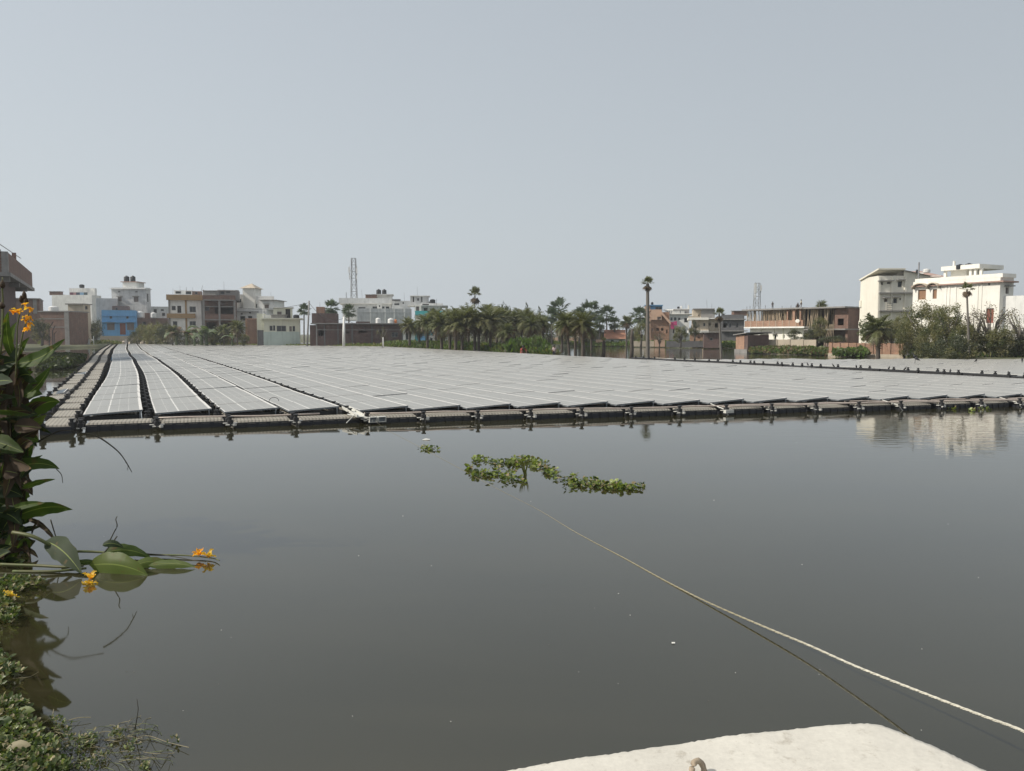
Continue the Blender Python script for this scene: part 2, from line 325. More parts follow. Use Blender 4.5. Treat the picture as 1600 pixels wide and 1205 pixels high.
PW, PL, PT = 0.985, 1.625, 0.035
def panel_geo(mb, glz=None):
    glz = glz or GLZ
    mb.add([(0, 0, 0), (PW, 0, 0), (PW, PL, 0), (0, PL, 0), (0, 0, -PT), (PW, 0, -PT), (PW, PL, -PT), (0, PL, -PT)],
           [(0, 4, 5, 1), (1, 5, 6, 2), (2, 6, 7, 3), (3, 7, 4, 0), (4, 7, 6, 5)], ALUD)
    e = 0.026; a, c = (e, e, -0.002), (PW - e, PL - e, -0.002)
    o = [(0, 0, 0), (PW, 0, 0), (PW, PL, 0), (0, PL, 0)]; i = [(e, e, 0), (PW - .055, e, 0), (PW - .055, PL - e, 0), (e, PL - e, 0)]
    mb.add(o + i, [(0, 1, 5, 4), (1, 2, 6, 5), (2, 3, 7, 6), (3, 0, 4, 7)], ALU)
    mb.quad(*[(q[0], q[1], -0.002) for q in i], glz, uv=True)
def wob(u):                                 # the raft bends a little along its length
    pts = [(10, 0), (16, 0), (30, 0.09), (45, 0.0), (60, -0.22), (80, -0.38), (126, -0.36)]
    if u <= pts[0][0]: return 0
    for (a, x), (b, y) in zip(pts[:-1], pts[1:]):
        if a <= u <= b:
            t = (u - a) / (b - a); t = t * t * (3 - 2 * t); return x + (y - x) * t
    return pts[-1][1]
cols = [(-0.77, 15.94), (0.42, 15.66), (1.6, 15.33), (2.73, 15.04), (3.99, 14.54)]
v = 3.99
while len(cols) < 25:
    v += 1.022; cols.append((v, 14.54 - 0.248 * (v - 3.99)))
VMAX = cols[-1][0] + 1.0
arr = arr_ = thing('floating_solar_array', 'huge grey raft of dusty solar panels floating on the pond nearest the camera', 'solar array', (0, 0, 0), UA)
arr2 = thing('floating_solar_array', 'farther strip of floating solar panels behind the dark walkway on the right', 'solar array', (0, 0, 0), UA)
arr.scale = arr2.scale = (AS, AS, 1)
pm = MB(); panel_geo(pm); PME = pm.mesh('solar_panel')
pc = MB(); panel_geo(pc, GLZC); PMC = pc.mesh('solar_panel')
def pmat(v, u, jr):
    tilt = R(-3.0) + jr.uniform(-.006, .006); pt = jr.uniform(-.004, .004)
    return Matrix.Translation((v + wob(u), u, 0.235 + jr.uniform(-.006, .006))) @ Matrix.Rotation(tilt, 4, 'Y') @ Matrix.Rotation(pt, 4, 'X')
jr = random.Random(3)
def toW(v, u): return Vector((v * math.cos(UA) - u * math.sin(UA), v * math.sin(UA) + u * math.cos(UA), 0)) * AS
def lay(root, plist, nkeep):
    plist.sort(key=lambda p: toW(p[0], p[1]).length)
    st = MB()
    for k, (v, u) in enumerate(plist):
        M = pmat(v, u, jr); clean = abs(toW(v, u).y - 47) < 2.5 and abs(v + 0.77) < .1 and u < 53
        if k < nkeep or clean:
            o = link('solar_panel', PMC if clean else PME, root); o.matrix_local = M
            if clean: o['label'] = 'clean panel that looks bluer than the dusty ones'
        else: st.M = M; panel_geo(st)
    if st.v: st.build('solar_panel', root)['kind'] = 'stuff'
pl = []
for v, u0 in cols:
    u = u0 + 0.05; k = 0
    while u < 121: pl.append((v, u)); u += PL + (0.012 if k % 2 == 0 else 0.055); k += 1
lay(arr, pl, 292)
cols2 = [(VMAX + 1.35 + 1.022 * k) for k in range(30)]
pl2 = []
for v in cols2:
    u = 14.54 - 0.248 * (v - 3.99); k = 0
    while True:
        w_ = toW(v, u + PL)
        if w_.y > 47.6: break
        pl2.append((v, u)); u += PL + (0.012 if k % 2 == 0 else 0.055); k += 1
lay(arr2, pl2, 200)
# floats
def float_geo(mb, x0, y0, x1, y1, zt, zb=-0.12, ribs=True):
    c = 0.035
    lo = [(x0, y0, zb), (x1, y0, zb), (x1, y1, zb), (x0, y1, zb)]
    mid = [(x0, y0, zt - c), (x1, y0, zt - c), (x1, y1, zt - c), (x0, y1, zt - c)]
    top = [(x0 + c, y0 + c, zt), (x1 - c, y0 + c, zt), (x1 - c, y1 - c, zt), (x0 + c, y1 - c, zt)]
    fs = [(i, (i + 1) % 4, 4 + (i + 1) % 4, 4 + i) for i in range(4)] + [(4 + i, 4 + (i + 1) % 4, 8 + (i + 1) % 4, 8 + i) for i in range(4)] + [(8, 9, 10, 11)]
    mb.add(lo + mid + top, fs, FLT)
    if ribs:
        n = 5
        for i in range(n):
            x = x0 + (x1 - x0) * (i + 0.5) / n; w = (x1 - x0) / n * 0.34
            mb.box(x - w, y0 - 0.018, zb, x + w, y0 - 0.0005, zt - c - 0.025, FLT)
def peg_geo(mb, z0=0.0):
    mb.lathe([(0.055, z0), (0.055, 0.03), (0.03, 0.034), (0.03, 0.075), (0.048, 0.08), (0.048, 0.10)], 8, PEG)
PEGM = MB(); peg_geo(PEGM, -0.08); PEGME = PEGM.mesh('peg')
# front walkway: one float in front of every column, pegs and pale bolts at the joints
bolt = MB()
bolt.tube([(-0.11, 0, 0), (-0.02, 0, 0)], 0.022, 8, LUGW); bolt.tube([(-0.02, 0, 0), (0.07, 0, 0)], 0.012, 6, LUGW); bolt.lathe([(0.045, -0.03), (0.05, 0), (0.045, 0.03)], 8, LUGW, (0.09, 0, 0))
BOLTME = bolt.mesh('joint_bolt')
npeg = 0
for i, (v, u0) in enumerate(cols):
    nx = cols[i + 1][0] if i + 1 < len(cols) else v + 1.022
    w = nx - v - 0.13; off = .78 if i < 3 else .62 if i == 3 else .42
    fm = MB(); float_geo(fm, 0, 0.08, w, 0.60, 0.145 + jr.uniform(-.01, .01))
    o = fm.build('walkway_float', arr, loc=(v + 0.06, u0 - off - .08, jr.uniform(-.012, .012))); o.rotation_euler = (0, 0, R(-13.5 if i > 3 else -8) * 0.55 + jr.uniform(-.015, .015))
    for du in (0.06, 0.5):
        link('peg', PEGME, arr, (v + 0.0, u0 - off + du * .7 - 0.1, 0.135))
    b_ = link('joint_bolt', BOLTME, arr, (v + 0.0, u0 - off - .10, 0.075)); b_.rotation_euler = (0, 0, jr.uniform(-.5, .5)); b_.scale = (.75, .75, .75) if i % 3 else (.6, .6, .6)
    if i: 
        bb = MB(); bb.box(-0.12, -0.05, 0.10, 0.12, 0.02, 0.112, LUGW); bb.build('joint_plate', arr, loc=(v, u0 - off - .03, 0.0))
# dark float chain that carries the panels, seen in the gaps between columns and under the near ends
ch = MB()
for (v, u0) in cols:
    u = u0 - 0.1
    while u < 121:
        d = wob(u + .4)
        ch.M = Matrix.Translation((d, 0, 0)); float_geo(ch, v + 0.08, u + 0.06, v + 0.90, u + 1.5, 0.10, -0.1, False); u += 1.66
ch.M = None
o = ch.build('carrier_float', arr); o['kind'] = 'stuff'
dk = plain('shaded_black_rail', (0.012, 0.013, 0.015), 0.6)
# support rails under the first panels, the gap's shade put into their near-black colour
for i, (v, u0) in enumerate(cols):
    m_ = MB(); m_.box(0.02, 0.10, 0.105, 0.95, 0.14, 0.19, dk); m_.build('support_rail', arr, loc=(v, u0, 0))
    m_ = MB(); m_.box(0.935, 0.03, 0.08, 0.955, 0.05, 0.25, ALUD); m_.build('support_post', arr, loc=(v - 0.01, u0, 0))
# pegs in the open gaps between the first columns and along the cable gap
pegs = []
for gi, (v, step, n, off) in enumerate([(cols[1][0] - 0.11, 0.55, 75, 0.02), (cols[2][0] - 0.11, 0.55, 70, 0.0), (cols[3][0] - 0.09, 0.83, 20, 0.0), (cols[4][0] - 0.15, 0.55, 80, 0.0)]):
    for k in range(n):
        u = cols[gi + 1][1] + 0.1 + k * step; pegs.append((v + wob(u) + (0.05 if k % 2 else -0.03), u, 0.11 + (0.07 if gi in (0, 1, 3) else 0.0)))
left = []
# left walkway: two rows of floats with pegs at their joints
wf = MB(); float_geo(wf, 0, 0, 0.47, 1.40, 0.0, -0.3, False); wf.box(.06, 1.38, -.12, .41, 1.64, -.05, PEG); WFM = wf.mesh('walkway_float')
nwf = 0; stf = MB()
for rowi, (v, u0, w) in enumerate([(-1.36, 15.0, 1.0), (-1.83, 19.3, 0.85)]):
    u = u0; k = 0
    while u < 121:
        d = wob(u + .7) - 0.10 * min(1, max(0, (u - 22) / 10))
        if rowi == 1 and 22.6 < u < 24.0 or rowi == 1 and 33 < u < 34.6: u += 1.62; continue
        if k < 34:
            o = link('walkway_float', WFM, arr, (v + d + jr.uniform(-.015, .015), u, 0.165 + jr.uniform(-.012, .012))); o.scale = (w, 1, 1)
            o.rotation_euler = (jr.uniform(-.012, .012), jr.uniform(-.02, .02), jr.uniform(-.012, .012))
        else: stf.M = Matrix.Translation((v + d, u, 0.165)) @ Matrix.Diagonal((w, 1, 1, 1)); float_geo(stf, 0, 0, 0.47, 1.52, 0.0, -0.3, False)
        for q in ((v + 0.48 + d, u + 1.57), (v - 0.01 + d, u + 1.57)):
            pegs.append((q[0], q[1] - .06, 0.17)); pegs.append((q[0] + .01, q[1] + 0.10, 0.155))
        u += 1.62; k += 1
stf.M = None; o = stf.build('walkway_float', arr); o['kind'] = 'stuff'
for q in ((-1.33, 15.0), (-0.9, 15.05)): pegs.append((q[0], q[1], 0.17))
pegs.sort(key=lambda p: toW(p[0], p[1]).length)
ps = MB()
for k, p in enumerate(pegs):
    if k < 230: link('peg', PEGME, arr, p)
    else: ps.M = Matrix.Translation(p); ps.box(-.05, -.05, -.08, .05, .05, .1, PEG)
ps.M = None; o = ps.build('peg', arr); o['kind'] = 'stuff'
# loose tilted panels lying on the left edge of the walkway
for (v, u, s_) in ((-2.25, 19.9, 0.5), (-1.95, 22.75, 0.42), (-1.95, 33.2, 0.42)):
    o = link('service_panel', PMC, arr, (v + wob(u), u - .6 * (v < -2.2) * 3.2, 0.12)); o.scale = (s_, 1.0, 1.0); o.rotation_euler = (0, R(-12), 0)
# dark walkway between the two sections, with pegs, a white rail and the back pontoons
dw = MB(); k = 0; u = 7.0
while u < 36:
    M = Matrix.Translation((VMAX + 0.16, u, 0.0)); dw.M = M; dw.box(0.05, 0, -.1, .5, 1.56, .35 + jr.uniform(-.02, .02), PEG); u += 1.62
dw.M = None
o = dw.build('walkway_float', arr2); o['kind'] = 'stuff'
dp = MB()
u = 7.0
while u < 36:
    for a in (0.1, 0.62, 1.15):
        if jr.random() < 0.75: dp.M = Matrix.Translation((VMAX + 0.2 + jr.uniform(0, .45), u + a, 0.38)); peg_geo(dp, -0.05)
    u += 1.62
dp.M = None; o = dp.build('peg', arr2); o['kind'] = 'stuff'
rr = MB(); rr.tube([(VMAX + 0.95, 9, 0.36), (VMAX + 0.98, 20, 0.35), (VMAX + 0.9, 35, 0.36)], 0.011, 6, TRAY); rr.build('rail', arr2)
# conduits along the front and the cable tray
def along(i0, i1, off, z, rad, m, name, wig=0.03):
    P = []
    for i in range(i0, i1 + 1):
        v, u0 = cols[i]
        for q in (0, 0.5): P.append((v + q, u0 + off - 0.12 * q + jr.uniform(-wig, wig), z + jr.uniform(-.012, .012)))
    t = MB(); t.tube(P, rad, 7, m); t.build(name, arr, smooth=True)
along(1, 3, -0.34, 0.185, 0.017, PIPE, 'conduit_pipe'); along(4, 24, -0.24, 0.185, 0.019, PIPE, 'conduit_pipe', 0.02); along(11, 24, -0.32, 0.175, 0.014, PIPE, 'conduit_pipe', 0.03)
along(14, 24, -0.12, 0.20, 0.012, PIPE, 'conduit_pipe', 0.03)
v4, u4 = cols[4]
t = MB(); t.M = Matrix.Translation((v4 - 0.14, u4 - 0.52, 0.15)) @ Matrix.Rotation(R(3.6), 4, 'X') @ Matrix.Diagonal((.75, .75, 1, 1))
t.box(-0.09, 0, 0, 0.09, 1.5, 0.012, TRAY); t.box(-0.10, 0, 0, -0.088, 1.5, 0.06, TRAY); t.box(0.088, 0, 0, 0.10, 1.5, 0.06, TRAY); t.M = None
t.build('cable_tray', arr)
t = MB()
for a in (0.0, 0.17): 
    x = v4 + 0.0 + a; y = u4 - 0.62
    t.box(x, y, 0.04, x + 0.15, y + 0.10, 0.052, TRAY); t.box(x, y, 0.14, x + 0.15, y + 0.10, 0.152, TRAY); t.box(x, y, 0.052, x + 0.012, y + 0.1, 0.14, TRAY); t.box(x + 0.138, y, 0.052, x + 0.15, y + 0.1, 0.14, TRAY); t.box(x + .012, y + .05, .052, x + .138, y + .06, .14, ALUD)
t.tube([(v4 - 0.3, u4 - 0.2, 0.18), (v4 - 0.02, u4 - .58, 0.14)], 0.016, 6, TRAY); t.tube([(v4 - 0.42, u4 - 0.55, 0.05), (v4 - 0.22, u4 - 0.4, 0.2), (v4 + 0.0, u4 - .58, 0.1)], 0.010, 6, TRAY)
t.build('mooring_bracket', arr)
for ci in (11, 15, 18, 21, 24):
    v, u0 = cols[ci]; t = MB()
    t.tube([(v - 0.05, u0 - 0.05, 0.22), (v, u0 - 0.42, 0.12), (v + 0.03, u0 - 0.52, -0.02)], 0.012, 6, TRAY)
    if ci in (11, 21): t.box(v - 0.10, u0 - 0.58, 0.05, v + 0.12, u0 - 0.5, 0.12, TRAY)
    t.build('mooring_arm', arr)
# cable loop standing up on a panel edge
v3, u3 = cols[3]
t = MB(); t.tube([(v3 - 0.03 + 0.10 * math.cos(a), u3 + 1.5 + .02 * math.sin(a), 0.31 + 0.085 * math.sin(a)) for a in [q * 2 * math.pi / 14 for q in range(13)]], 0.006, 5, PEG, ); t.build('cable_loop', arr)
# ------------------------------------------------------------------ buildings
class Bld:
    """front plane runs from pixel column px0 at distance D0 to px1 at D1; local x along the front, y into the depth, z up"""
    def __init__(s, name, label, cat, px0, D0, px1, D1=None, depth=7.0, side=None, group=None):
        if D1 in (None, D0) and side is None:             # turned to face the pond
            tf = -((px0 + px1) / 2 - CX) / F * .85; a_, b_ = (px0 - CX) / F, (px1 - CX) / F; D1 = D0 * (1 - tf * a_) / (1 - tf * b_)
        D1 = D0 if D1 is None else D1
        A = wp(px0, 521, D0); B = wp(px1, 521, D1)
        s.o = Vector((A.x, A.y, 0)); d = Vector((B.x - A.x, B.y - A.y, 0)); s.W = d.length
        s.ang = math.atan2(d.y, d.x); s.ex = d.normalized(); s.ey = Vector((-s.ex.y, s.ex.x, 0))
        s.depth = depth
        if side is not None:                       # pixel column where the visible side wall ends
            org = s.o if side < px0 else s.o + s.ex * s.W
            s.depth = s.hit(side, 521, org, s.ey)[0]
        s.root = thing(name, label, cat, s.o, s.ang, group)
    def hit(s, px, py, org, dr):
        r = ray(px, py); # org + dr*t = r*k (in xy)
        # solve linear: org.x + dr.x t = r.x k ; org.y + dr.y t = r.y k
        t = (r.x * org.y - r.y * org.x) / (r.y * dr.x - r.x * dr.y)
        k = ((org.x + dr.x * t) * r.x + (org.y + dr.y * t) * r.y) / (r.x * r.x + r.y * r.y)
        return t, CAMH + r.z * k
    def f(s, px, py, y=0.0):                       # -> local x, z on the plane y
        return s.hit(px, py, s.o + s.ey * y, s.ex)
    def sd(s, px, py, x):                          # -> local y, z on the plane x
        return s.hit(px, py, s.o + s.ex * x, s.ey)
    def box(s, name, p0, p1, yt, yb, mat, y0=0.0, y1=None, wins=(), sw=(), label=None, lx=None):
        """box from pixel p0 to p1 on plane y0; yt measured at p0; wins: (kind, x0, y0, x1, y1) in pixels"""
        y1 = s.depth if y1 is None else y1
        pm_ = (p0 + p1) / 2
        x0 = s.f(p0, yt, y0)[0]; x1 = s.f(p1, yt, y0)[0]
        z1 = s.f(p0, yt, y0)[1]; z0 = 0.1 if yb is None else s.f(p0, yb, y0)[1]
        ops = [(k, s.f(a, c, y0)[0], s.f(e, c, y0)[0], s.f(a, g_, y0)[1], s.f(a, c, y0)[1]) for (k, a, c, e, g_) in wins]
        right = s.o.x + s.ex.x * s.W / 2 < 0 or s.ang < -0.5
        xs = x1 if right else x0
        sops = []
        for (k, a, c, e, g_) in sw:
            ya, zb = s.sd(a, g_, xs); ye, zt = s.sd(e, c, xs); zt = s.sd(a, c, xs)[1]
            sops.append((k, min(ya, ye), max(ya, ye), zb, zt))
        return s.raw(name, x0, x1, y0, y1, z0, z1, mat, ops, sops, right, label)
    def raw(s, name, x0, x1, y0, y1, z0, z1, mat, ops=(), sops=(), right=True, label=None):
        mb = MB()
        def face(fn, a0, a1, oo, flip):
            oo = [(k, max(p, a0 + .05), min(q, a1 - .05), max(b, z0 + .02), min(t, z1 - .03)) for (k, p, q, b, t) in oo]
            oo = [q for q in oo if q[2] > q[1] + .05 and q[4] > q[3] + .05]
            us = sorted({a0, a1, *[q[1] for q in oo], *[q[2] for q in oo]}); zs = sorted({z0, z1, *[q[3] for q in oo], *[q[4] for q in oo]})
            for u, v_ in zip(us[:-1], us[1:]):
                for b, t in zip(zs[:-1], zs[1:]):
                    cu, cz = (u + v_) / 2, (b + t) / 2
                    if any(q[1] < cu < q[2] and q[3] < cz < q[4] for q in oo): continue
                    mb.quad(fn(u, 0, b), fn(v_, 0, b), fn(v_, 0, t), fn(u, 0, t), mat)
            for (k, p, q, b, t) in oo:
                dp_ = 0.16
                for (aa, bb, cc, dd) in (((p, b), (q, b), 0, 0), ((p, t), (q, t), 0, 0), ((p, b), (p, t), 0, 0), ((q, b), (q, t), 0, 0)):
                    mb.quad(fn(aa[0], 0, aa[1]), fn(bb[0], 0, bb[1]), fn(bb[0], dp_, bb[1]), fn(aa[0], dp_, aa[1]), mat)
            return oo
        F_ = lambda u, d, z: (u, y0 + d, z)
        o1 = face(F_, x0, x1, ops, False)
        if right: G_ = lambda u, d, z: (x1 - d, u, z)
        else: G_ = lambda u, d, z: (x0 + d, u, z)
        o2 = face(G_, y0, y1, sops, False)
        xo = x0 if right else x1
        mb.quad((xo, y0, z0), (xo, y1, z0), (xo, y1, z1), (xo, y0, z1), mat)
        mb.quad((x0, y1, z0), (x1, y1, z0), (x1, y1, z1), (x0, y1, z1), mat)
        mb.quad((x0, y0, z1), (x1, y0, z1), (x1, y1, z1), (x0, y1, z1), mat)
        w = mb.build(name, s.root)
        if label: w['label'] = label
        for fn, oo in ((F_, o1), (G_, o2)):
            for (k, p, q, b, t) in oo: s.opening(w, k, fn, p, q, b, t)
        return w
    def opening(s, w, k, fn, p, q, b, t):
        def bx(mb, u0, u1, d0, d1, a, c, m):
            A, B = Vector(fn(u0, d0, a)), Vector(fn(u1, d1, c))
            mb.box(min(A.x, B.x), min(A.y, B.y), min(A.z, B.z), max(A.x, B.x), max(A.y, B.y), max(A.z, B.z), m)
        kind = k[0]
        if 'c' in k[1:]:
            mb = MB(); bx(mb, p - .15, q + .15, -0.35, -0.002, t + .06, t + .14, CONC); mb.build('sunshade', s.root)
        if kind == 'o': return
        if kind == 'd':
            mb = MB(); m = {'r': DOOR, 'w': WHITE, 'k': DARK}.get(k[-1], SHUT); bx(mb, p + .002, q - .002, 0.10, 0.15, b, t - .002, m)  # dark doors are near-black sheets, an unlit interior put into the colour
            bx(mb, (p + q) / 2 - .01, (p + q) / 2 + .01, 0.085, 0.099, b + .05, t - .05, FRAMEM); mb.build('door', s.root); return
        fm = MB(); e = min(.06, (q - p) * .12); m = WOODW if 'b' in k[1:] else FRAMEM
        bx(fm, p + .001, q - .001, .09, .14, b + .001, b + e, m); bx(fm, p + .001, q - .001, .09, .14, t - e, t - .001, m)
        bx(fm, p + .001, p + e, .09, .14, b + e, t - e, m); bx(fm, q - e, q - .001, .09, .14, b + e, t - e, m)
        n = 1 if q - p < .8 else 2 if q - p < 1.6 else 3
        for i in range(1, n + 0):
            x = p + (q - p) * i / n; bx(fm, x - e / 2, x + e / 2, .09, .14, b + e, t - e, m)
        fr = fm.build('window', s.root)
        pn = MB(); bx(pn, p + e, q - e, .115, .125, b + e, t - e, SHUT if 's' in k[1:] else (WOODW if 'b' in k[1:] else GLASS)); pn.build('pane', fr)
    def slab(s, name, p0, p1, y, mat, th=0.15, y0=-0.4, y1=None, over=0.0, z=None):
        y1 = s.depth + .3 if y1 is None else y1
        x0, zz = s.f(p0, y, 0); x1 = s.f(p1, y, 0)[0]; zz = zz if z is None else z
        mb = MB(); mb.box(x0 - over, y0, zz, x1 + over, y1, zz + th, mat); return mb.build(name, s.root)
    def parapet(s, p0, p1, yt, h, mat, y0=-0.003, y1=None, th=0.12, name='parapet', off=0.0):
        y1 = s.depth if y1 is None else y1
        x0, z1 = s.f(p0, yt, 0); x1 = s.f(p1, yt, 0)[0]; z0 = z1 - h
        x0 += off; x1 += 0.003
        mb = MB()
        mb.box(x0, y0, z0, x1, y0 + th, z1, mat); mb.box(x0, y0 + th, z0, x0 + th, y1, z1, mat); mb.box(x1 - th, y0 + th, z0, x1, y1, z1, mat)
        mb.box(x0 + th, y1 - th, z0, x1 - th, y1, z1, mat)
        return mb.build(name, s.root)
    def post(s, px, yt, yb, r=0.03, m=None, name='roof_pole', y=0.2, lean=0.0):
        x, z1 = s.f(px, yt, y); z0 = s.f(px, yb, y)[1]; mb = MB(); mb.tube([(x, y, z0), (x + lean, y, z1)], r, 5, m or STEEL); return mb.build(name, s.root)
def tank(px0, px1, yt, yb, D, m, label, group=None, legs=False):
    c = wp((px0 + px1) / 2, yb, D); r = (px1 - px0) / 2 * D / F; h = (yb - yt) * D / F
    t = thing('water_tank', label, 'water tank', c, 0, group)
    mb = MB(); mb.lathe([(r * .97, 0), (r, h * .08), (r, h * .25), (r * .96, h * .28), (r, h * .31), (r, h * .52), (r * .96, h * .55), (r, h * .58), (r, h * .74), (r * .85, h * .84), (r * .35, h * .93)], 16, m); mb.build('tank_body', t, smooth=False)
    mb = MB(); mb.lathe([(r * .33, h * .92), (r * .34, h * .99), (r * .1, h)], 12, m); mb.build('lid', t)
    return t
def gable(b, p0, p1, ye, yr, mat, y0=-0.3, y1=None, over=.3, name='roof'):
    """ridge runs into the depth; eaves at pixel row ye, ridge at yr"""
    y1 = b.depth + .3 if y1 is None else y1
    x0, z0 = b.f(p0, ye); x1 = b.f(p1, ye)[0]; zr = b.f(p0, yr)[1]; xm = (x0 + x1) / 2; th = .1
    mb = MB(); x0 -= over; x1 += over
    for (a, za, c, zc) in ((x0, z0, xm, zr), (xm, zr, x1, z0)):
        P = [(a, y0, za), (c, y0, zc), (c, y1, zc), (a, y1, za)]; Q = [(q[0], q[1], q[2] + th) for q in P]
        mb.add(P + Q, [(0, 3, 2, 1), (4, 5, 6, 7), (0, 1, 5, 4), (1, 2, 6, 5), (2, 3, 7, 6), (3, 0, 4, 7)], mat)
    r_ = mb.build(name, b.root)
    mb = MB(); mb.add([(x0 + over, 0, z0), (x1 - over, 0, z0), (xm, 0, zr), (x0 + over, b.depth, z0), (x1 - over, b.depth, z0), (xm, b.depth, zr)], [(0, 1, 2), (5, 4, 3)], mat if False else WHITE2); mb.build('gable_wall', b.root)
    return r_

# 1. brick building at the left edge (near)
b = Bld('brick_building', 'unfinished brick building with jutting upper storey cut off by the left edge', 'building', -190, 41.2, 17, 44, side=54)
xw = b.W; yy = b.depth; zt = b.f(17, 394)[1]; zb = b.f(17, 426)[1]
xr = xw - .55; ye = b.hit(27, 521, b.o + b.ex * xr, b.ey)[0]
b.raw('wall', 0, xr, 1.2, max(3, ye), 0.2, zb - .23, BRICKD, [('o', xr - 3, xr - 1.6, 1.2, 3.2)], [])  # darker brick than above: shade under the overhang put into the colour
mb = MB(); mb.box(-0.6, -0.15, zb - .22, xw + .12, yy + .15, zb, CONC); mb.build('floor_slab', b.root)
mb = MB(); mb.box(0, 0, zb, xw - .3, .15, zt, BRICK); mb.build('parapet_wall', b.root)
mb = MB(); mb.box(xw - .15, .26, zb, xw - .002, yy, zt, BRICK); mb.build('parapet_wall', b.root)
mb = MB(); mb.box(xw - .3, -.03, zb, xw + .02, .25, zt + .02, CONC); mb.build('column', b.root)
mb = MB(); mb.box(xw - .3, 6, zt + .002, xw - .08, 6.25, zt + .5, BRICK); mb.build('brick_stub', b.root)
mb = MB(); mb.box(0, -.06, zt + .002, xw - .32, .2, zt + .12, CONC); mb.build('coping', b.root)
mb = MB(); mb.tube([(xw - .5, .6, zt + .55), (xw - .1, 9.5, zt + .45)], .025, 5, STEEL); mb.build('reinforcing_bar', b.root)
for k in range(3): mb = MB(); mb.box(xw - 2.4, .6 + k * yy / 3, zb - .5, xw, .9 + k * yy / 3, zb - .222, CONC); mb.build('cantilever_beam', b.root)

# 2. brick house with plastered pillar behind the fence posts
b = Bld('brick_house', 'dark bare brick house with grey concrete pillar left of the blue house', 'house', 62, 104, 108, 104, side=137)
b.box('wall', 62, 108, 487, None, BRICK)
b.slab('roof_slab', 60, 108.5, 487.5, CONC, over=.05, y0=-.1)
mb = MB(); z = b.f(108, 486)[1]; mb.box(b.W - .55, -.06, .1, b.W + .05, -.002, z, CONC); mb.build('pillar', b.root)
for yy_ in (499, 512): z = b.f(70, yy_)[1]; mb = MB(); mb.box(0, -.03, z, b.W - .56, -.002, z + .12, CONC); mb.build('band', b.root)
b2 = Bld('brick_house', 'low brick house with grey corner behind the canna flowers', 'house', 10, 112, 62, 112, depth=8)
b2.box('wall', 10, 62, 467, None, BRICK); b2.box('pillar', 51, 57, 466, 490, CONC, y0=-.1, y1=-.002)
b2.slab('roof_slab', 9, 63, 467, CONC)
tank(77, 91, 478, 487, 106, TANKW, 'white squat water tank on the dark brick house roof')
b3 = Bld('brick_house', 'small brick rooftop hut with plastered front between white house and blue house', 'house', 106, 112, 130, 112, side=141)
b3.box('wall', 106, 130, 476, None, BEIGE, sw=[('w', 133, 478, 137, 484)]); b3.slab('roof_slab', 105, 130.5, 476, CONC, over=.1)
# 3. white stepped houses
b = Bld('white_house', 'white stepped house with washing hung on its roof terrace', 'house', 81, 135, 143, 135, side=158)
b.box('wall', 81, 143, 469, None, WHITE, wins=[('w', 113, 474, 118, 480), ('w', 126, 475, 131, 484)])
b.box('upper_wall', 108, 148, 450.5, 470, WHITE, y0=2.5); b.parapet(81, 143, 461, 1.0, WHITE)
b.box('stair_room', 81, 92, 460, 469, BRICK, y0=.2, y1=3)
w = b
for k, (x, c_) in enumerate([(112, (.15, .05, .08)), (117, (.4, .25, .25)), (122, (.03, .05, .09)), (128, (.2, .35, .5)), (134, (.03, .06, .07))]):
    X, z = b.f(x, 457, 2.3); mb = MB(); m = plain('cloth_%d' % k, c_); mb.box(X - .35, 2.28, z - .55, X + .3, 2.31, z, m)
    o = mb.build('washing', None, loc=b.o); o.rotation_euler = (0, 0, b.ang); tag(o, ['maroon cloth, leftmost piece on the white house washing line', 'pinkish cloth second from left on the roof washing line', 'dark navy cloth in the middle of the roof washing line', 'light blue cloth on the white house roof washing line', 'dark green cloth, rightmost on the roof washing line'][k], 'washing')
b = Bld('white_house', 'long low whitewashed wing behind the stepped white house', 'house', 150, 128, 183, 128, depth=6)
b.box('wall', 150, 183, 466, None, GREYW)
# 4. white house with penthouse and tanks
b = Bld('white_house', 'pale two storey house with stair room and two black tanks, behind the blue house', 'house', 174, 132, 228, 132, side=235)
b.box('wall', 174, 228, 452, None, GREYW, wins=[('wsc', 184, 464, 190, 471), ('wsc', 209, 464, 216, 472), ('w', 184, 455, 188, 457), ('w', 211, 455, 215, 457)], sw=[('w', 230, 459, 232, 472)])
b.slab('roof_slab', 173, 229, 452, WHITE, th=.12); b.parapet(174, 228, 449.5, .45, GREYW)
b.box('stair_room', 191.5, 213, 441, 451, WHITE, y0=1.2, y1=4); zz = b.f(200, 441, 1.2)[1]
mb = MB(); xa = b.f(189, 441, 1.2)[0]; xb = b.f(215, 441, 1.2)[0]; mb.box(xa, 1.0, zz, xb, 4.2, zz + .12, ROOFR); mb.build('stair_roof', b.root)
tank(194, 202, 431, 440, 133.5, TANKB, 'left of the two black tanks above the blue house', 'black rooftop tanks'); tank(204, 211.5, 431, 440, 133.5, TANKB, 'right of the two black tanks above the blue house', 'black rooftop tanks')
# 5. blue house
b = Bld('blue_house', 'small bright blue one storey house with a red door at the end of the pond', 'house', 158, 122, 212.5, 122, depth=6)
b.box('wall', 158.5, 212, 487, 525, BLUE, wins=[('wsc', 167, 505, 179, 516), ('wsc', 198, 505, 209.5, 516), ('drr', 187, 505, 196, 523), ('w', 171, 494, 175, 498), ('w', 197, 494, 201, 498)])
b.parapet(158.5, 212, 484.5, .85, BLUE); b.slab('ledge', 158, 213, 504, BLUE, th=.1, y0=-.35, y1=-.002)
b.slab('ledge', 158, 213, 494, BLUE, th=.06, y0=-.15, y1=-.002)
mb = MB(); zz = b.f(160, 525)[1]; mb.box(-.1, -.5, -.2, b.W + .1, 6, zz, BEIGE); mb.build('plinth', b.root)
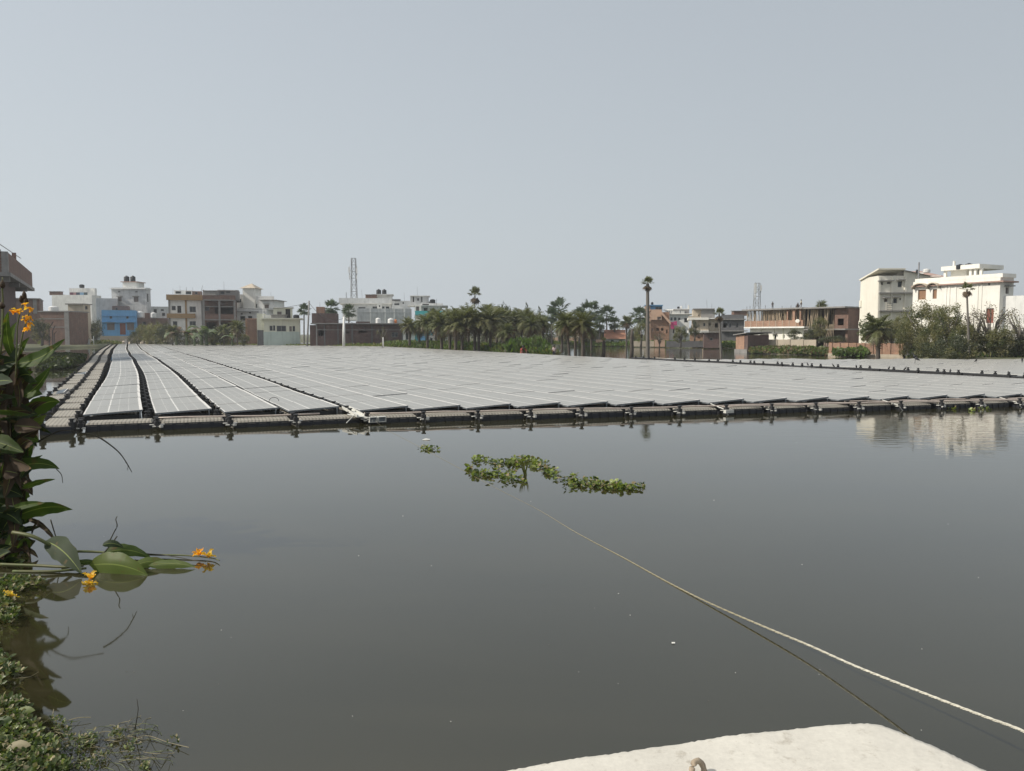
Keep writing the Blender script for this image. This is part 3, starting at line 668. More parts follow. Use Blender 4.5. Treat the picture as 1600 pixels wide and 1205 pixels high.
# 6. roofs right of the blue house
b = Bld('brick_house', 'low flat roofed brick house with white tanks right of the blue house', 'house', 213, 128, 262, 128, depth=8)
b.box('wall', 213, 262, 497, None, BRICK, wins=[('w', 222, 503, 228, 509), ('w', 243, 503, 249, 509)]); b.box('upper_room', 226, 233, 489, 498, BRICK, y0=1, y1=4); b.box('upper_room', 250, 262, 486, 498, GREYW, y0=1.5, y1=5, wins=[('w', 253, 489, 258, 494)])
tank(214, 224, 486, 496, 128.6, TANKW, 'white tank on the low roof nearest the blue house'); tank(236, 244, 488, 496, 128.6, TANKW, 'smaller white tank on the low roof, farther from the blue house')
b = Bld('brick_house', 'small brick room with white lumps on top behind the blue house', 'house', 175, 126, 201, 126, depth=4)
b.box('wall', 175, 201, 478, None, BRICK, wins=[('w', 180, 481, 184, 485)])
b = Bld('pale_house', 'distant low pale green roofed house left of the ochre banded house', 'house', 235, 150, 262, 150, depth=6)
b.box('wall', 235, 262, 479, None, GREYW, wins=[('w', 240, 483, 245, 489), ('w', 251, 483, 256, 489)])
# 7. ochre-banded house
b = Bld('ochre_banded_house', 'two storey white house with ochre bands beside the brick frame house', 'house', 263.5, 112, 317, 112, depth=9)
b.box('wall', 263.5, 317, 461, None, WHITE, wins=[('w', 268, 478, 274.5, 485), ('dk', 277, 478, 283, 489), ('w', 296, 479, 306, 488), ('w', 270, 502, 277, 510), ('w', 296, 502, 306, 510)])
for (a, c) in ((460.5, 469), (490, 497)):
    z1 = b.f(264, a)[1]; z0 = b.f(264, c)[1]; mb = MB(); xe = b.f(317 if a < 470 else 305, 480)[0]; mb.box(-.15, -.5, z0, xe, -.004, z1, OCHRE); mb.build('balcony_band' if a > 480 else 'parapet', b.root)
for px in (264.5, 290.5, 316): x = b.f(px, 480)[0]; mb = MB(); mb.box(x - .12, -.12, .1, x + .12, -.005, b.f(264, 469)[1], OCHRE if px == 290.5 else CONC); mb.build('column', b.root)
b.box('roof_shed', 272, 300, 453.5, 461, WHITE, y0=2, y1=5, wins=[('w', 274, 455, 283, 459), ('w', 290, 455, 299, 460)]); b.box('roof_shed', 300, 315, 455, 461, BRICK, y0=2, y1=5, wins=[('w', 304, 456, 309, 460)])
b.post(291, 449, 456); b.post(313, 446, 462, lean=.3); b.post(318, 453, 464, .12, CONC)
# 8. brick frame house
b = Bld('brick_frame_house', 'unfinished brick and concrete frame house with an open upper balcony', 'house', 317.5, 110, 367.5, 110, depth=9)
b.box('wall', 317.5, 367.5, 461, None, BRICK, y0=1.6, wins=[('w', 320, 479, 327, 486), ('o', 335.5, 480, 342, 490), ('o', 345, 480, 364, 491), ('o', 322, 504, 338, 520), ('o', 345, 504, 364, 518)])
for px in (318, 342.7, 366.5): x = b.f(px, 480)[0]; mb = MB(); mb.box(x - .13, 0, .1, x + .13, .25, b.f(318, 469)[1], CONC); mb.build('column', b.root)
for y_ in (469.5, 500.5): b.slab('floor_slab', 317.6, 367.5, y_, CONC, th=.14, y0=-.2, y1=9)
b.slab('beam', 317.6, 367.5, 479.5, CONC, th=.12, y0=.26, y1=1.59)
z = b.f(320, 491)[1]; z0 = b.f(320, 500)[1]; mb = MB(); mb.box(.3, .02, z0 + .02, b.W - .02, .14, z, BRICK); mb.build('balcony_wall', b.root)
z = b.f(320, 461.5)[1]; z0 = b.f(320, 469)[1]; mb = MB(); mb.box(.02, .02, z0 + .02, b.W - .02, .14, z, BRICK); mb.build('parapet', b.root)
b.box('upper_room', 340, 373, 453, 469, CONC, y0=2.5, y1=8, wins=[('w', 344, 455, 351, 460), ('w', 353, 455, 360, 458)]); b.slab('roof_slab', 338, 367, 452.5, WHITE, th=.1, y0=2.3, y1=8.2)
b.box('side_room', 332, 339, 456, 462, PEACH, y0=2.2, y1=5)
# 9. white house with pitched stair tower
b = Bld('white_tower_house', 'white house with a tall narrow stair tower under a pitched cap', 'house', 367.6, 118, 416, 118, side=429)
b.box('wall', 367.6, 416, 482, None, WHITE, wins=[('w', 375, 494, 383, 501), ('w', 387, 494, 394, 500), ('w', 376, 489.5, 379, 491.5), ('w', 389, 488, 392, 490)])
b.box('stair_tower', 379, 397.5, 450, 483, WHITE2, y0=1.0, y1=4.2)
xa = b.f(375.5, 450, 1)[0]; xb = b.f(400.5, 450, 1)[0]; za = b.f(380, 450.5, 1)[1]; zr = b.f(380, 443, 1)[1]; xm = (xa + xb) / 2
mb = MB(); mb.add([(xa, .6, za), (xb, .6, za), (xb, 4.6, za), (xa, 4.6, za), (xm, 2.6, zr + .1)], [(0, 1, 4), (1, 2, 4), (2, 3, 4), (3, 0, 4), (0, 3, 2, 1)], BEIGE); mb.build('tower_roof', b.root)
b.box('upper_room', 404, 428.5, 469, 484, WHITE, y0=.8, y1=6, wins=[('wsc', 413, 476, 420, 482)]); b.box('upper_room', 396, 404, 463, 484, WHITE, y0=1.5, y1=5, wins=[('w', 398, 475, 402, 481)])
b.slab('roof_slab', 403, 430, 469, CONC, th=.08, y0=.4, y1=6.2)
x = b.f(404, 464, .8)[0]; x2 = b.f(428, 464, .8)[0]; z = b.f(404, 463, .8)[1]; z0 = b.f(404, 468.4, .8)[1]; mb = MB(); mb.box(x, .8, z0, x2, .9, z, WHITE); mb.build('parapet', b.root)
b.slab('ledge', 367.6, 404, 487.5, CONC, th=.07, y0=-.3, y1=-.002); b.box('annex', 368, 379, 460, 482, GREYW, y0=2, y1=6, wins=[('w', 369, 467, 377, 473)])
# brick stub and green door house
b = Bld('brick_shed', 'narrow tall brick stub beside the small cream house', 'shed', 383, 106, 401, 106, side=None, depth=3)
b.box('wall', 383, 401, 497.5, None, BRICKO); b.box('side_wall', 386, 401.5, 499, None, BRICK, y0=-.25, y1=-.003)
# 10. small cream house
b = Bld('cream_house', 'small cream and mint one storey house with blue shuttered windows', 'house', 412, 102, 468, 102, depth=5)
b.box('wall', 412, 468, 499, None, CREAM2, wins=[('w', 421, 509, 426, 517), ('w', 426.5, 508.5, 430, 517), ('w', 432, 509, 447, 518), ('ws', 452, 510, 456, 518), ('w', 457, 509.5, 461, 518)])
b.slab('roof_slab', 408, 473, 499, CREAM2, th=.16, y0=-.6)
z = b.f(420, 518.5)[1]; mb = MB(); mb.box(-.02, -.05, .1, b.W + .02, -.003, z, MINT); mb.build('dado', b.root)
b.box('upper_room', 427, 456, 480, 499, CREAM2, y0=1.2, y1=4, wins=[('dk', 446, 483, 453.5, 497), ('ws', 433, 487, 440, 494)]); b.slab('upper_slab', 426, 458, 480.5, WHITE, th=.1, y0=.9, y1=4.2)
b.box('side_wall', 401, 412, 490, None, CREAM2, y0=.5, y1=4); b.box('gate', 402, 411.8, 516, None, CONCD, y0=.2, y1=.3)
b.box('parapet', 412, 427, 492, 499, WHITE, y0=.6, y1=.8)
b.post(411, 478, 499, .05, WHITE)
# 11. long dark brick building and brick cube
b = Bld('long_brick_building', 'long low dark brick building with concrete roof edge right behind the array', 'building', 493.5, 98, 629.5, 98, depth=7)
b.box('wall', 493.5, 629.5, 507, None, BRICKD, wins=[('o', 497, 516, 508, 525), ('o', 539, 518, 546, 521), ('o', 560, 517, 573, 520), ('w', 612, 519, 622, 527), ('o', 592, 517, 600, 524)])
b.slab('roof_slab', 486, 630, 506.5, CONC, th=.14, y0=-.6)
b.slab('band', 494, 629, 516, CONC, th=.08, y0=-.08, y1=-.003)
for px in (494.5, 507, 528, 550, 581, 598, 628.5): x = b.f(px, 510)[0]; mb = MB(); mb.box(x - .08, -.06, .1, x + .08, -.004, b.f(494, 507.2)[1], CONCD if px > 495 else CONC); mb.build('column', b.root)
b.box('upper_wall', 487, 526, 489.5, 506, BRICKD, y0=1.5, y1=6, wins=[]); b.box('upper_cube', 494, 506, 479.5, 490, BRICKO, y0=2.5, y1=5)
b.box('lean_to', 484, 493.4, 508, None, BRICKD, y0=.5, y1=4)
b.box('rubble_wall', 556, 578, 502.5, 507, BRICKD, y0=3, y1=3.4)
tank(587, 595, 496.5, 505.5, 100, TANKW, 'white tank on the dark brick roof, left of the pair'); tank(606, 615.5, 497, 507, 100, TANKW, 'larger white tank on the dark brick roof beside an orange drum')
tank(616, 620.5, 499, 506.5, 100, plain('orange_drum_plastic', (.6, .2, .07)), 'orange drum on the dark brick roof')
# 12. big grey white building with drum tower
b = Bld('grey_white_building', 'large grey white building with round tank tower below the tall mast', 'building', 556, 128, 640, 128, depth=10)
b.box('wall', 557, 643, 482, None, GREYW, wins=[], y0=0, y1=5)
b.box('upper_wall', 535, 612, 475, 500, WHITE, y0=5.2, y1=14, wins=[('w', 560, 480, 571, 482.5), ('w', 582, 479, 590, 483), ('w', 597, 479, 608, 484), ('w', 537, 481, 540, 487)])
x0_, z_ = b.f(530, 475, 5.2); x1_ = b.f(612, 475, 5.2)[0]; zt_ = b.f(530, 466, 5.2)[1]
mb = MB(); mb.box(x0_, 4.6, z_, x1_, 14, z_ + .12, WHITE2); mb.build('roof_slab', b.root)
mb = MB(); mb.box(x0_, 4.6, z_ + .122, x0_ + .12, 14, zt_, WHITE2); mb.box(x0_ + .12, 4.6, z_ + .122, x1_, 4.75, zt_, WHITE); mb.build('parapet', b.root)  # left end whiter than the front: the sunlit side put into the paint
b.box('tower', 586, 613, 461, 475, WHITE, y0=6.5, y1=11); x0_, z_ = b.f(582, 461, 6.5); x1_ = b.f(615, 461, 6.5)[0]; mb = MB(); mb.box(x0_, 6, z_, x1_, 11.3, z_ + .15, WHITE); mb.build('tower_slab', b.root)
tank(588, 595.5, 452, 460.3, 136, TANKB, 'left black tank on the round tank tower', 'tanks on the grey white building'); tank(597, 604, 452, 460.3, 136, TANKB, 'right black tank on the round tank tower', 'tanks on the grey white building')
b.box('roof_room', 589, 596, 473.5, 482, WHITE2, y0=.5, y1=3, wins=[('w', 592, 477, 594, 480)]); b.box('roof_room', 613, 641, 470, 483, WHITE, y0=4, y1=9, wins=[('w', 616, 474, 624, 477), ('w', 629, 472, 631, 475)]); b.slab('awning', 612, 626, 467, ROOFG, th=.08, y0=3, y1=8)
b.slab('band', 557, 643, 488.5, GREYW, th=.08, y0=-.08, y1=-.003)
for px in (557.5, 579, 602, 616, 632): x = b.f(px, 500)[0]; mb = MB(); mb.box(x - .1, -.07, .1, x + .1, -.004, b.f(557, 478)[1], WHITE); mb.build('column', b.root)
for px in (541, 581, 570, 610): b.post(px, 457 if px == 541 else 498 - (px % 3) * 4, 466 if px == 541 else 508, .05)
# 13. turquoise balcony house
b = Bld('turquoise_balcony_house', 'white and deep green house with a bright turquoise balcony rail', 'house', 648, 118, 712, 118, depth=8)
b.box('wall', 648, 690, 493, None, TURQD, wins=[('ds', 660, 497, 664, 510), ('w', 676, 522, 680, 530)]); b.box('upper_storey', 648, 690, 478, 493, GREYW, wins=[('dk', 662, 481, 668, 492), ('w', 672, 482, 679, 489)]); b.box('wall', 630, 648, 516, None, GREYW, y0=1, y1=6, wins=[('w', 634, 519, 638, 531)])
b.box('front_bay', 648.5, 658, 477, 506, WHITE2, y0=-.6, y1=-.003, wins=[('ws', 650, 479, 655, 486)])
b.box('balcony_rail', 648.5, 696, 485.8, 493, TURQ, y0=-1.3, y1=-1.2); b.slab('balcony_floor', 648.5, 694, 493.3, WHITE2, th=.1, y0=-1.3, y1=-.003)
b.slab('roof_slab', 647, 700, 478.5, GREYW, th=.12)
b.box('upper_wall', 657, 692, 474, 479, WHITE, y0=.3, y1=5, wins=[('o', 660, 475, 670, 477)]); b.box('stair_room', 641, 669, 462.5, 478, GREYW, y0=1.5, y1=5, wins=[('dk', 645, 463.5, 647, 472), ('w', 652, 466, 654.5, 470), ('w', 658, 464, 660, 472)])
b.slab('stair_roof', 640, 671, 462.3, WHITE, th=.1, y0=1.3, y1=5.3); b.box('gable_roof_end', 637, 648, 477.5, 479, WHITE2, y0=0, y1=3)
b.box('roof_awning', 670, 680, 471, 474, CONCD, y0=1, y1=4); b.box('lower_wall', 655, 664, 523, None, BLUE, y0=-.4, y1=-.01); b.post(682, 467, 478)

# ---- right half
b = Bld('tiled_cottage', 'low white cottage with terracotta tiled roof across the water', 'cottage', 946, 110, 977, 110, depth=6)
b.box('wall', 946, 977, 529.5, 541, WHITE, wins=[('w', 954.5, 531.5, 959, 535), ('w', 967.5, 531.5, 972, 535)])
x0_, z_ = b.f(944, 529.5); x1_ = b.f(978, 529.5)[0]; zr = b.f(944, 522)[1]
mb = MB(); mb.add([(x0_, -.5, z_), (x1_, -.5, z_), (x1_, 3, zr + .6), (x0_, 3, zr + .6), (x1_, 6.5, z_), (x0_, 6.5, z_)], [(0, 1, 2, 3), (3, 2, 4, 5), (0, 3, 5), (1, 4, 2)], TILE); mb.build('roof', b.root)
b.box('side_room', 931, 945.8, 531, 541, PEACH, y0=-.6, y1=4)
b = Bld('low_shed', 'dark roofed shed in shade behind the tiled cottage', 'shed', 905, 125, 950, 125, depth=5)
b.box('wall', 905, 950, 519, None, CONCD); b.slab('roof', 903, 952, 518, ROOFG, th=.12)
b = Bld('peach_building', 'low peach building hidden behind the palm trunks', 'building', 855, 130, 905, 130, depth=5)
b.box('wall', 855, 905, 528, None, PEACH, wins=[('o', 862, 531, 866, 537), ('o', 874, 531, 879, 538), ('o', 886, 531, 890, 537)])
b = Bld('pale_building', 'pale plaster building glimpsed between the date palm trunks', 'building', 665, 118, 700, 118, depth=5)
b.box('wall', 667, 720, 524, None, GREYW, wins=[('w', 672, 528, 676, 534), ('w', 690, 528, 694, 534)]); b.box('wall', 805, 816, 515, None, BEIGE, y0=2, y1=5)
# stair house
b = Bld('stair_house', 'peach brick house with sloping outside stair behind the tall palm', 'house', 1017, 112, 1046, 112, depth=8)
b.box('wall', 1017, 1046, 488, None, BRICKO, wins=[('w', 1018.5, 513, 1020, 517), ('o', 1026, 512.5, 1029.5, 517), ('o', 1033, 512.5, 1036.5, 517), ('o', 1041, 515, 1043, 521)]); b.box('stair_wall', 1017, 1034, 485, 500, PEACH, y0=-.4, y1=-.003, wins=[('ws', 1027, 495, 1033, 502)])
P0 = b.f(1033, 486, -.5); P1 = b.f(1048, 503, -.5); mb = MB(); mb.add([(P0[0], -.7, P0[1]), (P1[0], -.7, P1[1]), (P1[0], -.7, P1[1] - .45), (P0[0], -.7, P0[1] - .45), (P0[0], .5, P0[1]), (P1[0], .5, P1[1]), (P1[0], .5, P1[1] - .45), (P0[0], .5, P0[1] - .45)], [(0, 3, 2, 1), (4, 5, 6, 7), (0, 1, 5, 4), (1, 2, 6, 5), (2, 3, 7, 6), (3, 0, 4, 7)], PEACH); mb.build('stair', b.root)
b.slab('roof_slab', 1016, 1034, 485, PEACH, th=.1)
b.box('annex', 1045, 1062, 508, None, GREYW, y0=.3, y1=5, wins=[('dk', 1051.5, 512, 1054, 521)])
X, z = b.f(1047, 503, -.9); mb = MB(); m = plain('magenta_cloth', (.5, .06, .2)); mb.box(X, -.92, z - 1.0, X + .5, -.9, z, m); mb.box(X + .5, -.92, z - .5, X + .9, -.9, z + .1, m); o = mb.build('washing', None, loc=b.o); tag(o, 'magenta cloth hanging beside the outside stair', 'washing')
b = Bld('blue_penthouse', 'blue roof room with a small black tank behind the tall palm', 'house', 1007, 122, 1035.5, 122, depth=5)
b.box('wall', 1008, 1016, 477.5, None, PEACH, y0=-.2, y1=5); b.box('upper_wall', 1016, 1035, 478, 486, BLUE, wins=[('w', 1024, 480, 1034, 484.5)]); b.slab('roof_slab', 1007, 1036, 477.7, BLUE, th=.1); b.box('lower_wall', 1016, 1035, 486, None, WHITE, y0=.2, y1=5)
tank(1017, 1021, 472, 477, 123, TANKB, 'small black tank on the blue roof room')
b = Bld('white_house', 'white two storey house with arched roof rail between stair house and beige house', 'house', 1036, 126, 1077, 126, depth=8)
b.box('wall', 1036, 1077, 491, None, WHITE, wins=[('w', 1047.5, 496, 1051, 501), ('w', 1053, 496, 1057, 501), ('w', 1059.5, 496.5, 1063, 500.5), ('w', 1069, 497, 1075, 504)])
b.slab('roof_slab', 1035, 1083, 491.3, WHITE2, th=.12)
b.box('roof_shed', 1040, 1064, 485, 491, ROOFG, y0=1, y1=4); b.box('roof_shed', 1053, 1077, 483.5, 490, CONC, y0=2, y1=5); b.slab('upper_slab', 1052, 1079, 483, WHITE, th=.1, y0=2, y1=5.4)
for i in range(5): x, z = b.f(1038 + i * 3.2, 483.5); mb = MB(); mb.lathe([(.16, 0), (.16, .1), (.05, .25)], 8, WHITE2, (x, .3, z - .2)); mb.box(x - .04, .26, z - .75, x + .04, .34, z - .2, WHITE2); mb.build('baluster', b.root)
tank(1058, 1062, 479, 482.5, 130, TANKB, 'tiny black tank on the white house left of the beige house'); tank(1063, 1066, 478, 482.5, 130, TANKW, 'tiny white tank beside the tiny black tank'); b.post(1076, 477, 483, .12, WHITE2)
b = Bld('beige_house', 'beige three level house with brick top room and deep balconies', 'house', 1076, 104, 1107, 104, side=None, depth=8)
b.box('wall', 1083, 1107, 499, None, BEIGE, wins=[('w', 1099, 505, 1102, 510)]); b.box('upper_wall', 1083, 1107, 484, 500, BEIGE, y0=.8, y1=7, wins=[('o', 1091, 491.5, 1093, 499)])
b.box('top_room', 1095.5, 1117, 484, 500, CONC, y0=.5, y1=5); b.slab('roof_slab', 1083, 1117, 483.5, CONC, th=.12, y0=.2, y1=7)
b.slab('floor_slab', 1075, 1107, 500, WHITE2, th=.3, y0=-.6, y1=6); b.slab('floor_slab', 1075, 1107, 520, WHITE, th=.3, y0=-.6, y1=6)
b.box('balcony_wall', 1075.5, 1092, 494, 499.5, BEIGE, y0=-.55, y1=-.45); b.box('balcony_wall', 1075.5, 1095, 513.5, 519.5, BEIGE, y0=-.55, y1=-.45); b.box('lower_wall', 1078, 1100, 521, None, BRICKO, y0=-.3, y1=-.01, wins=[('o', 1090, 526, 1094, 529)])
b.box('wing', 1107.2, 1126, 498, None, BEIGE, y0=.3, y1=6, wins=[('o', 1107.5, 505, 1110.5, 509), ('o', 1117, 505, 1122, 512)]); b.slab('wing_slab', 1106, 1128, 498.5, WHITE, th=.12, y0=-.2, y1=6)
b = Bld('grey_house', 'dark grey plastered two storey house with three windows right of the beige house', 'house', 1127, 102, 1163, 102, depth=8)
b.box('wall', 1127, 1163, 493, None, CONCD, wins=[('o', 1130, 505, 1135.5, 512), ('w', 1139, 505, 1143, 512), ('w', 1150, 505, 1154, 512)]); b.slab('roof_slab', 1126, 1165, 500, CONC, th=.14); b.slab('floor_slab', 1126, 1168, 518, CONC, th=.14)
b.parapet(1132, 1163, 492, .5, CONCD); tank(1127, 1132.5, 490, 497, 103, TANKB, 'dark tank at the left end of the grey house roof')
b = Bld('brick_shed', 'dark brick lean-to with flat roof in front of the beige house', 'shed', 1100, 92, 1126, 92, depth=4)
b.box('wall', 1100, 1126, 520, None, BRICKD, wins=[('w', 1109, 528, 1114, 532)]); b.slab('roof_slab', 1096, 1127, 519.5, CONC, th=.1)
b = Bld('low_wall', 'low dark wall on the far bank below the beige house', 'wall', 1041, 98, 1100, 98, depth=.3)
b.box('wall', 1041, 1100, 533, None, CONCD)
b = Bld('rubble_wall', 'low sandy wall on the far bank beside the tall palm', 'wall', 985, 102, 1040, 102, depth=.3)
b.box('wall', 985, 1022, 533, None, BEIGE); b.box('wall', 1023, 1039, 531, None, PEACH, y0=-.3, y1=-.01)
# hut and walls by the water
b = Bld('brick_hut', 'small orange brick hut with sloping roof standing at the water edge', 'hut', 1150, 74, 1163, 72.5, side=None, depth=2.4)
b.depth = b.hit(1173.5, 521, b.o + b.ex * b.W, b.ey)[0] if False else 2.2
b.box('wall', 1150, 1163, 524, None, BRICKO, y0=0, y1=2.2); mb = MB(); mb.box(b.W, 0.02, .05, b.W + .62, 2.2, b.f(1163, 523.5)[1], BRICKD); mb.build('side_wall', b.root)  # side wall in darker brick: its shade is put into the colour
x0_, z_ = b.f(1149, 524); mb = MB(); mb.add([(x0_, -.25, z_), (b.W + .8, -.25, z_ + .2), (b.W + .8, 2.4, z_ + .25), (x0_, 2.4, z_ + .05), (x0_, -.25, z_ + .08), (b.W + .8, -.25, z_ + .28), (b.W + .8, 2.4, z_ + .33), (x0_, 2.4, z_ + .13)], [(0, 3, 2, 1), (4, 5, 6, 7), (0, 1, 5, 4), (1, 2, 6, 5), (2, 3, 7, 6), (3, 0, 4, 7)], CONC); mb.build('roof', b.root)
mb = MB(); mb.box(-.08, -.1, -.3, b.W + .7, 2.3, .35, CONC); mb.build('plinth', b.root)
b = Bld('plastered_wall', 'long pale plastered boundary wall in front of the scaffolded building', 'wall', 1173.5, 74, 1275, 70, depth=.25)
b.box('wall', 1173.5, 1275, 530.5, None, BEIGE)
for i in range(1, 5): mb = MB(); x = b.W * i / 5; mb.box(x - .12, -.05, .05, x + .12, -.002, b.f(1180, 530.5)[1] + .04, BEIGE); mb.build('pillar', b.root)
b = Bld('brick_wall', 'orange brick boundary wall standing in the shallows behind the date palm', 'wall', 1296, 63, 1415, 59, side=None, depth=.3)
b.box('wall', 1296, 1415, 536, None, BRICKO); z = b.f(1300, 551, 0)[1]
for i in range(0, 9): mb = MB(); x = b.W * i / 9; mb.box(x, -.06, -.2, x + .25, -.002, b.f(1300, 535.5)[1], BRICKO); mb.build('pillar', b.root)
mb = MB(); mb.box(b.W, -.06, -.2, b.W + .9, 4.5, b.f(1300, 534.5)[1], CONCD); mb.build('end_wall', b.root); mb = MB(); mb.box(0, -.2, -.2, b.W - .01, -.065, .22, BEIGE); mb.build('footing', b.root)
# scaffolded building
b = Bld('scaffolded_building', 'half built two storey house with a forest of bamboo props under its new roof', 'building', 1166, 92, 1257, 84, side=None, depth=9)
b.box('lower_wall', 1172, 1256, 513, None, WHITE2, wins=[('w', 1173, 523, 1178, 529), ('wsc', 1189, 523, 1199, 530), ('wc', 1208.5, 523, 1213, 530), ('w', 1222.5, 523, 1226, 528.5)], y0=.5)
for px, x_ in ((1185, 0), (1205, 0), (1219, 0), (1231, 0), (1237, 0)): x = b.f(px, 520)[0]; mb = MB(); mb.box(x - .06, .43, .1, x + .06, .497, b.f(1172, 513, .5)[1], CREAM2); mb.build('pilaster', b.root)
zf = b.f(1166, 513.2)[1]; zr = b.f(1166, 486)[1]; Wd = b.W
mb = MB(); mb.box(-.1, -.3, zf, Wd + .2, 9, zf + .16, WHITE); mb.build('floor_slab', b.root)
n = 9
for i in range(n):
    a, c = Wd * i / n + .03, Wd * (i + 1) / n - .03; mb = MB(); mb.box(a, -.25, zf + .162, c, -.1, zf + .85, BRICKO); mb.build('balcony_wall', b.root)
    mb = MB(); mb.box(a - .06, -.28, zf + .162, a, -.07, zf + .87, BEIGE); mb.build('balcony_post', b.root)
b.raw('upper_wall', .5, Wd - .2, 2.0, 8.5, zf + .16, zr - .002, BEIGE, [('o', 1.6, 2.3, zf + .9, zf + 2.0), ('o', 3.2, 4.0, zf + .2, zf + 2.1), ('o', 5.2, 6.0, zf + .9, zf + 2.0), ('o', 7.0, 7.8, zf + .2, zf + 2.1), ('o', 9.0, 9.7, zf + .8, zf + 2)])
mb = MB(); mb.box(-.3, -.5, zr, Wd + .1, 9, zr + .16, CONC); mb.build('roof_slab', b.root)
# arched brick bay
x0_, x1_ = b.f(1229, 500, -.2)[0], b.f(1251, 500, -.2)[0]
mb = MB(); seg = (x1_ - x0_) / 2
for k in (0, 1):
    xa = x0_ + seg * k; hw = seg * .33; xc = xa + seg / 2; zs = zf + 1.75; zb_ = zf + .162; zt_ = zr - .003
    mb.box(xa, -.2, zb_, xc - hw, 0, zt_, BRICKO); mb.box(xc + hw, -.2, zb_, xa + seg, 0, zt_, BRICKO); mb.box(xc - hw, -.2, zb_, xc + hw, 0, zf + .75, BRICKO)
    for q in range(8):
        t0, t1 = math.pi * q / 8, math.pi * (q + 1) / 8; P = [(xc + hw * math.cos(t0), zs + hw * math.sin(t0)), (xc + hw * math.cos(t1), zs + hw * math.sin(t1))]
        mb.add([(P[0][0], -.2, P[0][1]), (P[1][0], -.2, P[1][1]), (P[1][0], -.2, zt_), (P[0][0], -.2, zt_), (P[0][0], 0, P[0][1]), (P[1][0], 0, P[1][1]), (P[1][0], 0, zt_), (P[0][0], 0, zt_)], [(0, 1, 2, 3), (7, 6, 5, 4), (0, 4, 5, 1)], BRICKO)
mb.build('arched_bay', b.root)
bamb = random.Random(5)
for k in range(105):
    u = bamb.random(); x = -.15 + u * (Wd - .1)
    if x0_ - .1 < x < x1_ - .3 and bamb.random() < .8: continue
    y_ = bamb.uniform(-.05, .7); mb = MB(); lean = bamb.uniform(-.35, .35) if bamb.random() < .6 else bamb.uniform(-.08, .08)
    mb.tube([(x, y_, zf + .162), (x + lean * .5, y_ + .02, (zf + zr) / 2), (x + lean, y_, zr - .005)], .035, 5, BAMBOO); mb.build('bamboo_prop', b.root)
for px in (1158, 1164, 1172, 1180, 1196, 1222, 1236): b.post(px if px > 1166 else 1167, 476 + (px % 5), 487, .03, STEEL, 'reinforcing_bar', y=.3 + (px % 4) * .5)
x_, z_ = b.f(1246, 502, -.5); mb = MB(); mb.lathe([(.01, 0), (.12, .02), (.22, .07)], 14, WHITE2); o = mb.build('satellite_dish', None); o.location = b.o + b.ex * x_ + b.ey * -.5 + Vector((0, 0, z_)); o.rotation_euler = (R(70), 0, R(-20)); tag(o, 'small white satellite dish on the scaffolded building balcony', 'satellite dish')
SC = b
b = Bld('brick_wing', 'shaded dark brick wing of the half built house with props under its deck', 'building', 1258, 84, 1322, 80, depth=8)
zf2 = b.f(1258, 516)[1]; zr2 = b.f(1258, 483)[1]
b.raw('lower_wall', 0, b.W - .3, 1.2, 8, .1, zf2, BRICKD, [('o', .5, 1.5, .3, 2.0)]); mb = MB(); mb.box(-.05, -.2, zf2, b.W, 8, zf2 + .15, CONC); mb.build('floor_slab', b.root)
b.raw('upper_wall', .2, b.W - 1.6, 2.6, 8, zf2 + .15, zr2 - .002, BRICKD, [('o', 1, 1.8, zf2 + .6, zf2 + 1.8)])  # both recessed walls in the darker brick, their shade put into the colour
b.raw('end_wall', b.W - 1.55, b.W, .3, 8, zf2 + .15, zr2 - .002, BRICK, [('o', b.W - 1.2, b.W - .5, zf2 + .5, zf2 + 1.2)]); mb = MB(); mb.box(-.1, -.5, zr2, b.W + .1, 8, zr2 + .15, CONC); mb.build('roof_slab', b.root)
mb = MB(); mb.box(b.W - .28, .3, .1, b.W, 8, zf2 - .002, BRICK); mb.build('end_wall', b.root)
for k in range(36):
    x = bamb.uniform(.1, b.W - 1.7); y_ = bamb.uniform(0, 2); lean = bamb.uniform(-.3, .3); mb = MB(); mb.tube([(x, y_, zf2 + .152), (x + lean, y_, zr2 - .004)], .035, 5, BAMBOO); mb.build('bamboo_prop', b.root)
for k in range(5): mb = MB(); x = b.W - 2.2 + k * .3; mb.tube([(x, -.6, .3), (x + .5 - k * .2, -.3, zf2 + .6)], .025, 5, BAMBOO); mb.build('bamboo_prop', b.root)
b = Bld('small_pale_shed', 'low pale shed roof seen between brick wing and cream block', 'shed', 1324, 100, 1350, 100, depth=5)
b.box('wall', 1324, 1350, 512, None, GREYW, wins=[('w', 1328, 517, 1335, 521), ('w', 1340, 517, 1346, 521)]); b.slab('roof', 1322, 1352, 510, ROOFG, th=.12)
